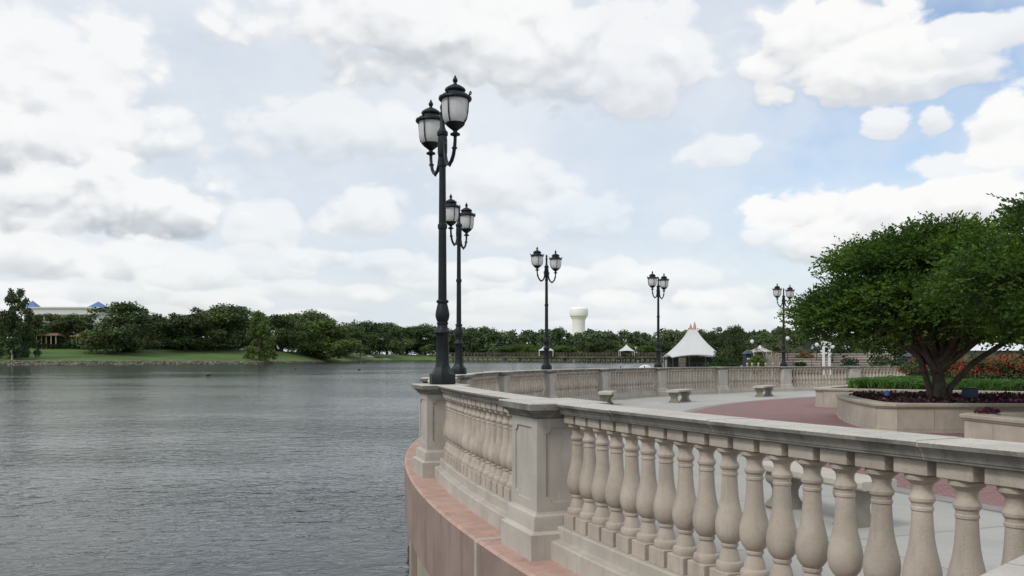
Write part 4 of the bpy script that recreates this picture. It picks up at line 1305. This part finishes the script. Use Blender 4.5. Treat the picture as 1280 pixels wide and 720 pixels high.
D = 520.
loc = PX(82, 440, D); hotel = thing('hotel_building', 'long white hotel with blue pyramid roofs behind the left bank trees', 'building', (loc.x, D, 3.))
s = D / F
def HP(px, py): return ((px - 82) * s, EYE + (HZ - py) * s - 3.)
mb = MB(); x0, _ = HP(30, 0); x1, _ = HP(124, 0); zt = HP(0, 385.5)[1]
mb.box(((x0 + x1) / 2, 8, zt / 2), (x1 - x0, 16, zt)); mb.box(((x0 + x1) / 2, 7.8, zt + .4), (x1 - x0 + 1, 16.8, .9)); mb.box(((x0 + x1) / 2, -.3, zt - 3.4), (x1 - x0 + .4, .5, .5))
mb.build('wall', 'hotel wall', hotel)
windowed(hotel, x0 + 1, x1 - 1, -.05, zt - 7.4, zt - 3.6, 16, 1, (.5, .72)); windowed(hotel, x0 + 1, x1 - 1, -.05, zt - 11.6, zt - 7.8, 16, 1, (.5, .72))
for px, w, ax in ((35, 17, 375.), (118, 20, 376.2)):
    cx_, za = HP(px, ax); zb = HP(px, 386.2)[1]; h = w * s / 2
    mb = MB(); mb.add([(cx_ - h, 5 - h, zb + .9), (cx_ + h, 5 - h, zb + .9), (cx_ + h, 5 + h, zb + .9), (cx_ - h, 5 + h, zb + .9), (cx_, 5, za)], [(0, 1, 4), (1, 2, 4), (2, 3, 4), (3, 0, 4), (0, 3, 2, 1)])
    mb.build('pyramid_roof', 'hotel roof', hotel, sharp=10)


def pavilion(px0, px1, roofy, eavey, off, roofmat, label, posts=5):
    D = shoreD((px0 + px1) / 2) + off; base = bank((px0 + px1) / 2, off); s = D / F
    root = thing('pavilion', label, 'pavilion', ((((px0 + px1) / 2) - 640) * s, D, base))
    w = (px1 - px0) * s; ze = EYE + (HZ - eavey) * s - base; zr = EYE + (HZ - roofy) * s - base
    mb = MB(); hw = w / 2
    mb.loft([[(-hw - .4, -3.4, ze), (hw + .4, -3.4, ze), (hw + .4, 3.4, ze), (-hw - .4, 3.4, ze)], [(-hw - .4, -3.4, ze + .25), (hw + .4, -3.4, ze + .25), (hw + .4, 3.4, ze + .25), (-hw - .4, 3.4, ze + .25)], [(-hw + 1, -.4, zr), (hw - 1, -.4, zr), (hw - 1, .4, zr), (-hw + 1, .4, zr)]])
    mb.build('roof', roofmat, root, sharp=15)
    mb = MB(); mb.box((0, 2.6, ze / 2), (w - .6, .3, ze)); mb.build('back_wall', 'dark interior', root)
    for i in range(posts):
        mb = MB(); mb.box((-hw + .3 + (w - .6) * i / (posts - 1), -3., ze / 2), (.28, .28, ze)); mb.build('post', 'beige render', root)
    return root
pavilion(50, 76, 416, 420, 47, 'tile brown', 'open dark pavilion nearest the tall cypress'); pavilion(94, 118, 417, 421, 46, 'awning orange', 'pavilion with an orange roof below the hotel')
pavilion(118, 156, 422.5, 425.5, 48, 'tile brown', 'long low brown roofed pavilion left of the wide oak', 7); pavilion(158, 177, 424, 427, 46, 'awning orange', 'small pavilion with an orange roof under the wide oak', 4)


def make_car():
    root = thing('parked_car', '', 'car', (0, 0, 0), 0, 'white cars parked behind the hedge')
    mb = MB()
    side = [(-2.2, .35), (-2.2, .8), (-1.35, .92), (-.75, 1.42), (.75, 1.45), (1.35, .98), (2.15, .85), (2.2, .35)]
    mb.loft([[Vector((x, y, z)) for x, z in side] for y in (-.88, .88)]); mb.build('body', 'car paint', root, sharp=20)
    mb = MB()
    g_ = [(-1.2, .94), (-.72, 1.36), (.72, 1.38), (1.18, .98)]
    for y in (-.885, .885): mb.loft([[Vector((x, y + dy, z)) for x, z in g_] for dy in (-.01, .01)])
    mb.build('window', 'window glass', root)
    for x in (-1.35, 1.35):
        for y in (-.8, .8):
            mb = MB(); n = 14; mb.loft([[Vector((x + .33 * math.cos(6.283 * i / n), y + dy, .33 + .33 * math.sin(6.283 * i / n))) for i in range(n)] for dy in (-.11, .11)]); mb.build('wheel', 'tyre', root)
    return root
car = make_car()
for i, px in enumerate((205, 231, 260, 290)):
    o = car if i == 0 else copy_tree(car); p = BP(px, 52)
    o.location = (p.x, p.y, p.z + .75); o.rotation_euler = (0, 0, (.1, .5, -.15, .3)[i])
    o['label'] = ['white car parked under trees, nearest the wide round oak', 'white parked car second from the wide round oak', 'white parked car third from the wide round oak', 'white parked car nearest the olive cypress'][i]
mb = MB()
vs = [BP(185, 46), BP(305, 46), BP(305, 60), BP(185, 60)]
mb.add([v + Vector((0, 0, .75)) for v in vs] + [v + Vector((0, 0, -.5)) for v in vs], [(0, 1, 2, 3), (0, 4, 5, 1)])
tag(mb.build('parking_pavement', 'path', sharp=None), 'paved parking strip behind the left hedge', kind='structure')

# water tower
D = 900.; s = D / F; p = PX(723.5, 445, D)
wtw = thing('water_tower', 'white mushroom shaped water tower above the far trees', 'water tower', (p.x, D, 0))
def TZ(py): return EYE + (HZ - py) * s
mb = MB(); mb.lathe([(7.6, 0), (6.6, 8), (6.4, 20), (6.5, TZ(401)), (7.3, TZ(398)), (9.0, TZ(395.2)), (9.25, TZ(394.4))], 40); mb.build('stem', 'tank white', wtw)
mb = MB(); mb.lathe([(9.2, TZ(395.2)), (9.55, TZ(393.5)), (9.6, TZ(388.5)), (9.2, TZ(386.2)), (8.1, TZ(384.9)), (5.5, TZ(384.1)), (.1, TZ(383.9))], 40); mb.build('tank', 'tank white', wtw)

# boardwalk
D = 426.; s = D / F
x0, x1 = (560 - 640) * s, (832 - 640) * s
bw = thing('boardwalk', 'long timber boardwalk on piles across the far side of the lake', 'boardwalk', ((x0 + x1) / 2, D, WZ))
org = Vector(bw.location)
mb = MB(); zd = 1.5; mb.box(((x0 + x1) / 2, D, zd - .2), (x1 - x0, 4, .35)); mb.box(((x0 + x1) / 2, D - 2.05, zd - .75), (x1 - x0, .15, .5)); mb.build('deck', 'timber', bw, org)
mb = MB()
for dy in (-1.9, 1.9):
    for z in (.6, 1.1, 1.6): mb.box(((x0 + x1) / 2, D + dy, zd + z), (x1 - x0, .12, .12))
n = 66
for i in range(n + 1):
    x = x0 + (x1 - x0) * i / n
    for dy in (-1.9, 1.9): mb.box((x, D + dy, zd + .8), (.16, .14, 1.7))
mb.build('railing', 'timber', bw, org)
n = 44
for i in range(n + 1):
    x = x0 + (x1 - x0) * i / n
    mb = MB()
    for dy in (-1.7, 1.7): mb.lathe([(.34, WZ - .8), (.3, zd - .35)], 8, (x, D + dy, 0))
    mb.build('pile', 'timber', bw, org)


def make_tent(px, eavey, peaky, D, w, label, name='canopy_tent', deck=None, finial=False, ground=None, halfd=None, posts=4, flat=.0):
    s = D / F; ze = EYE + (HZ - eavey) * s; zp = EYE + (HZ - peaky) * s; base = ground if ground is not None else ze - 2.6
    root = thing(name, label, 'tent', ((px - 640) * s, D, base)); ze -= base; zp -= base
    hw = w * s / 2; hd = halfd or hw
    mb = MB(); n = 12; rings = []
    per = []
    for sx, sy, ex, ey in ((-1, -1, 1, -1), (1, -1, 1, 1), (1, 1, -1, 1), (-1, 1, -1, -1)):
        for i in range(n):
            t = i / n; per.append((sx + (ex - sx) * t, sy + (ey - sy) * t, 4 * t * (1 - t)))
    for k in range(13):
        t = k / 12; q = (1 - t) ** 1.35 * (1 - flat) + flat
        z = ze + (zp - ze) * (t ** 1.0)
        rings.append([(x * hw * q, y * hd * q, z + (arch * .10 * (zp - ze) * (1 - t) ** 3)) for x, y, arch in per])
    mb.loft(rings, True, False)
    r0 = [(x, y, z - .12) for x, y, z in rings[0]]
    mb.loft([r0, rings[0]], True, False)
    o = mb.build('canopy', 'fabric white', root, sharp=60)
    pos = [(-1, -1), (1, -1), (1, 1), (-1, 1)]
    if posts > 4: pos += [(-.33, -1), (.33, -1), (-.33, 1), (.33, 1)]
    for x, y in pos:
        mb = MB(); mb.lathe([(.10, 0), (.08, ze + .1)], 8, (x * hw * .95, y * hd * .95, 0)); mb.build('post', 'dark metal' if finial else 'white paint', root)
    return root, hw, hd, ze, zp
make_tent(682.5, 438.5, 429.5, 424, 18, 'small white peaked tent on the boardwalk beside the third lamp', ground=1.5)
make_tent(783, 439, 430, 424, 18.5, 'small white peaked tent in the middle of the boardwalk', ground=1.5)
tent, hw, hd, ze, zp = make_tent(865.5, 446.3, 412, 150, 63, 'big white peaked marquee with two orange cone tips', 'marquee_tent', finial=True, ground=-.75, posts=8, flat=.15)
for dx, top in ((-.35, 404.5), (.45, 401.8)):
    s = 150 / F; mb = MB(); zt = EYE + (HZ - top) * s + .75
    mb.lathe([(.34, zp - .25), (.3, zp + .15), (.16, zp + (zt - zp) * .65), (.02, zt)], 14, (dx * .85, 0, 0)); mb.build('cone_tip', 'finial orange', tent)
mb = MB()
mb.box((0, hd * .6, 1.1), (hw * 1.8, .2, 2.0)); mb.build('back_screen', 'dark interior', tent)
mb = MB()
for i in range(9): mb.box((-hw * .9 + hw * 1.8 * i / 8, -hd * .9, .55), (.08, .08, 1.1))
mb.box((0, -hd * .9, 1.1), (hw * 1.8, .08, .08)); mb.box((0, -hd * .9, .6), (hw * 1.8, .06, .06)); mb.build('railing', 'dark metal', tent)
mb = MB(); mb.box((-hw * .4, 0, 1.2), (1.1, .8, 1.6)); mb.build('booth', 'beige render', tent)

# small white boat
D = 150.; s = D / F; p = PX(807, 460, D)
bt = thing('motor_boat', 'small white boat with a rounded cabin moored before the marquee', 'boat', (p.x, D, WZ), .15)
mb = MB(); ring = []
for z, k in ((-.2, .7), (.25, .92), (.62, 1.)):
    ring.append([(x * k, y * k, z) for x, y in ((-1.7, -.75), (.6, -.8), (1.6, -.45), (2.1, 0), (1.6, .45), (.6, .8), (-1.7, .75))])
mb.loft(ring); mb.build('hull', 'boat hull', bt)
mb = MB(); ring = []
for t in range(7):
    a = t / 6 * math.pi / 2; k = math.cos(a) * .97 + .03
    ring.append([(x * k, y * k, .62 + 1.0 * math.sin(a)) for x, y in ((-1.15, -.65), (.7, -.65), (1.1, -.3), (1.1, .3), (.7, .65), (-1.15, .65))])
mb.loft(ring); mb.build('cabin', 'boat hull', bt, sharp=50)
dk = thing('floating_dock', 'low dark floating dock beside the small white boat', 'dock', (PX(790, 461, 148).x, 148, WZ))
mb = MB(); mb.box((0, 0, .95), (4.2, 1.6, .18)); [mb.box((x, 0, .3), (.9, 1.3, 1.2)) for x in (-1.5, 0, 1.5)]; mb.build('deck', 'timber', dk)
mb = MB(); [mb.tube([(x, -.7, -.5), (x, -.7, 1.5)], .09) for x in (-2, 2)]; mb.build('post', 'timber', dk)

# water birds
for i, (px, py, D) in enumerate(((260.5, 469, 138), (369, 461, 205), (449, 462.5, 190))):
    x = (px - 640) / F * D
    bd = thing('water_bird', ['dark water bird swimming nearest, off the lawn', 'small dark bird on the water near the shore oaks', 'dark bird on the water nearest the tallest lamp post'][i], 'bird', (x, D, WZ), (0.3, 2.5, 3.6)[i], 'water birds on the lake')
    mb = MB(); pr = [(-.42, .10, .02), (-.34, .12, .07), (-.15, .12, .16), (.08, .13, .18), (.25, .15, .13), (.32, .20, .08), (.36, .30, .06), (.39, .38, .065), (.45, .40, .06), (.50, .385, .025)]
    n = 10; mb.loft([[(x0, r0 * 1.0 * math.cos(6.283 * k / n), z0 + r0 * .8 * math.sin(6.283 * k / n)) for k in range(n)] for x0, z0, r0 in pr]); mb.build('body', 'feather', bd, sharp=80)
    mb = MB(); mb.loft([[(.49, -.02, .37), (.49, .02, .37), (.49, .02, .41), (.49, -.02, .41)], [(.60, -.004, .37), (.60, .004, .37), (.60, .004, .38), (.60, -.004, .38)]]); mb.build('beak', 'beak', bd)

# amphitheatre: stepped pinkish seating
def steps(px0, px1, D, label, n=5, ztop=442.6, z0=458.5):
    s = D / F; x0, x1 = (px0 - 640) * s, (px1 - 640) * s; zb = EYE + (HZ - z0) * s; zt = EYE + (HZ - ztop) * s
    root = thing('amphitheatre', label, 'amphitheatre', ((x0 + x1) / 2, D, zb - .5)); dz = (zt - zb) / n; w = x1 - x0
    mb = MB()
    for i in range(n):
        m = 8; poly = []
        for k in range(m + 1): t = k / m; poly.append((-w / 2 + w * t, .9 * i + 1.2 * (1 - 4 * (t - .5) ** 2)))
        poly += [(w / 2, n * .9 + 3), (-w / 2, n * .9 + 3)]
        mb.loft([[(x, y, (i) * dz + .5 - (.6 if i == 0 else .0)) for x, y in poly], [(x, y, (i + 1) * dz + .5) for x, y in poly]])
    mb.build('terrace', 'terrace stone', root, sharp=20)
    mb = MB()
    for i in range(n):
        m = 8; ra, rb = [], []
        for k in range(m + 1):
            t = k / m; y = .9 * i + 1.2 * (1 - 4 * (t - .5) ** 2); x = -w / 2 + w * t
            mb.cur = 0
            ra.append([(x, y - .05, (i + 1) * dz + .49), (x, y + .42, (i + 1) * dz + .49), (x, y + .42, (i + 1) * dz + .56), (x, y - .05, (i + 1) * dz + .56)])
        mb.loft(ra)
    mb.build('seat', 'pink step', root, sharp=20)
    for k in range(5):
        mb = MB(); x = -w / 2 + w * (k + .5) / 5
        mb.tube([(x, -.4, .1), (x, -.4, 1.2)], .03, 6); mb.tube([(x, -.4, 1.2), (x, n * .9, n * dz + 1.4)], .022, 6); mb.build('handrail', 'dark metal', root)
    return root
steps(984, 1042, 88, 'left block of the pinkish stepped seating behind the balustrade'); steps(1046, 1130, 92, 'right block of the pinkish stepped seating under the broad tree')

# twin white columns
s = 86 / F; p = PX(1033, 447, 86)
tw = thing('column_gate', 'pair of white columns with a lintel above the stepped seating', 'columns', (p.x, 86, -.3))
zt = EYE + (HZ - 427) * s + .3
for dx in (-.28, .28):
    mb = MB(); mb.box((dx, 0, zt / 2 - .2), (.16, .3, zt - .4)); mb.box((dx, 0, .2), (.26, .4, .5)); mb.bbox((dx, 0, zt - .28), (.24, .38, .14)); mb.build('column', 'white paint', tw)
mb = MB(); mb.box((0, 0, zt - .09), (.86, .42, .2)); mb.box((0, 0, zt - .5), (.4, .2, .12)); mb.build('lintel', 'white paint', tw)

# gazebo tent, banners, small lamps, bollards
make_tent(950, 439.5, 431, 120, 24, 'small white gazebo roof beside the farthest lamp', 'gazebo', ground=-.4)
def banner(px, py, D, label, h=.8, w=.42):
    s = D / F; p = PX(px, py, D)
    r0 = thing('banner', label, 'banner', (p.x, D, -.3)); mb = MB(); mb.tube([(0, 0, 0), (0, 0, p.z + .5)], .05, 8); mb.build('pole', 'dark metal', r0)
    mb = MB(); mb.box((w / 2 + .06, 0, p.z + .3 - h / 2), (w, .03, h)); mb.tube([(0, 0, p.z + .33), (w + .1, 0, p.z + .33)], .02, 6); mb.build('cloth', 'blue cloth', r0)
banner(1007, 427, 92, 'dark blue banner on a pole left of the white columns'); banner(1017, 427, 94, 'second dark blue banner, closest to the white columns'); banner(1140, 439, 66, 'dark blue banner behind the balustrade end', .7, .8)
def kiosk(px, D, w, h, label):
    s = D / F; p = PX(px, 445, D)
    r0 = thing('ticket_kiosk', label, 'kiosk', (p.x, D, -.4))
    mb = MB(); mb.box((0, 0, h / 2), (w, 1.4, h)); mb.build('body', 'blue cloth', r0)
    mb = MB(); mb.box((0, -.72, h * .62), (w * .7, .06, h * .3)); mb.build('window', 'hotel wall', r0)
    mb = MB(); mb.loft([[(-w * .6, -1, h), (w * .6, -1, h), (w * .6, 1, h), (-w * .6, 1, h)], [(-w * .1, -.1, h + .5), (w * .1, -.1, h + .5), (w * .1, .1, h + .5), (-w * .1, .1, h + .5)]]); mb.build('roof', 'dark metal', r0)
kiosk(935, 105, .9, 2.2, 'dark blue kiosk with a pale window left of the gazebo roof')
kiosk(1143, 68, 1.0, 1.9, 'dark blue kiosk behind the end of the balustrade')
def globe(px, py, D, label):
    p = PX(px, py, D); r0 = thing('globe_lamp', label, 'lamp', (p.x, D, -.4), 0, 'small globe lamps in the park')
    mb = MB(); mb.tube([(0, 0, 0), (0, 0, p.z + .25)], [.06, .04], 8); mb.build('pole', 'dark metal', r0)
    mb = MB(); n = 8; mb.lathe([(.05, p.z + .2)] + [(.2 * math.sin(math.pi * (i + 1) / n), p.z + .42 - .2 * math.cos(math.pi * (i + 1) / n)) for i in range(n - 1)], 14); mb.build('globe', 'lamp glass', r0)
globe(940, 427, 92, 'white globe lamp left of the brownish tree'); globe(984.5, 423, 90, 'white globe lamp just right of the farthest lamp post'); globe(1021, 431, 90, 'white globe lamp touching the white columns'); globe(1041, 434, 90, 'white globe lamp right of the white columns')
# white bollards and a low rail line behind the balustrade
for i, px in enumerate((934, 940, 948, 957, 966, 975)):
    p = PX(px, 452, 76); r0 = thing('bollard', 'pale bollard in the row behind the balustrade near the gazebo', 'bollard', (p.x, 76, -.7), 0, 'pale bollards near the gazebo')
    mb = MB(); mb.lathe([(.11, 0), (.09, .1), (.08, 1.5), (.11, 1.55), (.08, 1.62), (.02, 1.66)], 10); mb.build('post', 'beige render', r0)
# dark utility box behind the farthest lamp
r0 = thing('utility_box', 'dark green utility box just behind the farthest lamp base', 'utility box', (PX(985.5, 455, 47).x, 47, -.75))
mb = MB(); mb.bbox((0, 0, .85), (.62, .5, 1.68), 0, .02); mb.build('cabinet', 'dark metal', r0); mb = MB(); mb.bbox((0, 0, 1.71), (.7, .58, .05), 0, .01); mb.build('lid', 'dark metal', r0)
for i, (px, D, w, h) in enumerate(((905, 110, 60, 1.5), (960, 108, 50, 1.3), (945, 84, 30, 1.7))):
    s = D / F; make_bush('green_shrub', ['long low green shrub under the dark round tree', 'low green shrub below the gazebo roof', 'bright low shrub before the pale stems'][i], 'shrub', ((px - 640) * s, D, -.5), h + .5, w * s * .7, ['leaf light' if i == 2 else 'hedge leaf'], 1800, 300 + i, 0, .25)

for i, (px, D, h, w) in enumerate(((1012, 90, 1.0, 1.6), (1050, 86, 1.3, 1.8), (1085, 84, 1.5, 2.2), (1108, 84, 1.2, 1.8), (990, 86, .9, 1.2))):
    s = D / F
    make_bush('terrace_shrub', ['reddish shrub growing on the stepped seating left of the white columns', 'dark shrub at the foot of the steps right of the white columns', 'large dark shrub in the middle of the right steps',
              'dark shrub at the right end of the steps', 'small shrub on the steps nearest the farthest lamp'][i], 'shrub', ((px - 640) * s, D - (2.5 if i else -1.5), .1 if i else 1.0), h, w, ['red petal' if False else ('shrub leaf' if i == 0 else 'hedge leaf'), 'red petal'], 900, 330 + i, .4 if i == 0 else 0, .16)
# building on the right, seen under the trees
D = 72.; s = D / F
bg_ = thing('park_building', 'beige park building with a white metal roof seen under the tree', 'building', ((1222 - 640) * s, D, -.7))
def QX(px): return (px - 1222) * s
def QZ(py): return EYE + (HZ - py) * s + .7
x0, x1 = QX(1186), QX(1300)
mb = MB(); mb.box(((x0 + x1) / 2, 3, QZ(439) / 2), (x1 - x0, 6, QZ(439))); mb.build('wall', 'beige render', bg_)
mb = MB(); zt = QZ(428.5); ze = QZ(438.5)
mb.loft([[(x0 - .5, -.8, ze), (x1 + .5, -.8, ze), (x1 + .5, 6.8, ze), (x0 - .5, 6.8, ze)], [(x0 + .6, 1.5, zt), (x1 - .6, 1.5, zt), (x1 - .6, 4.5, zt), (x0 + .6, 4.5, zt)]]); mb.build('roof', 'roof metal', bg_, sharp=15)
mb = MB(); mb.box(((x0 + x1) / 2, -.84, ze - .06), (x1 - x0 + 1.1, .08, .16)); mb.build('gutter', 'dark metal', bg_)
for a, b, c, d in ((1196, 1204, 444, 452), (1214, 1219, 443, 458), (1226, 1234, 444, 452), (1250, 1262, 444, 452)):
    mb = MB(); mb.box(((QX(a) + QX(b)) / 2, -.02, (QZ(c) + QZ(d)) / 2), (QX(b) - QX(a), .12, QZ(c) - QZ(d))); mb.build('door' if d > 455 else 'window', 'window glass', bg_)

# unused prototypes must not linger
for k, p in protos.items():
    if k not in used:
        for c in list(p.children): bpy.data.objects.remove(c)
        bpy.data.objects.remove(p)
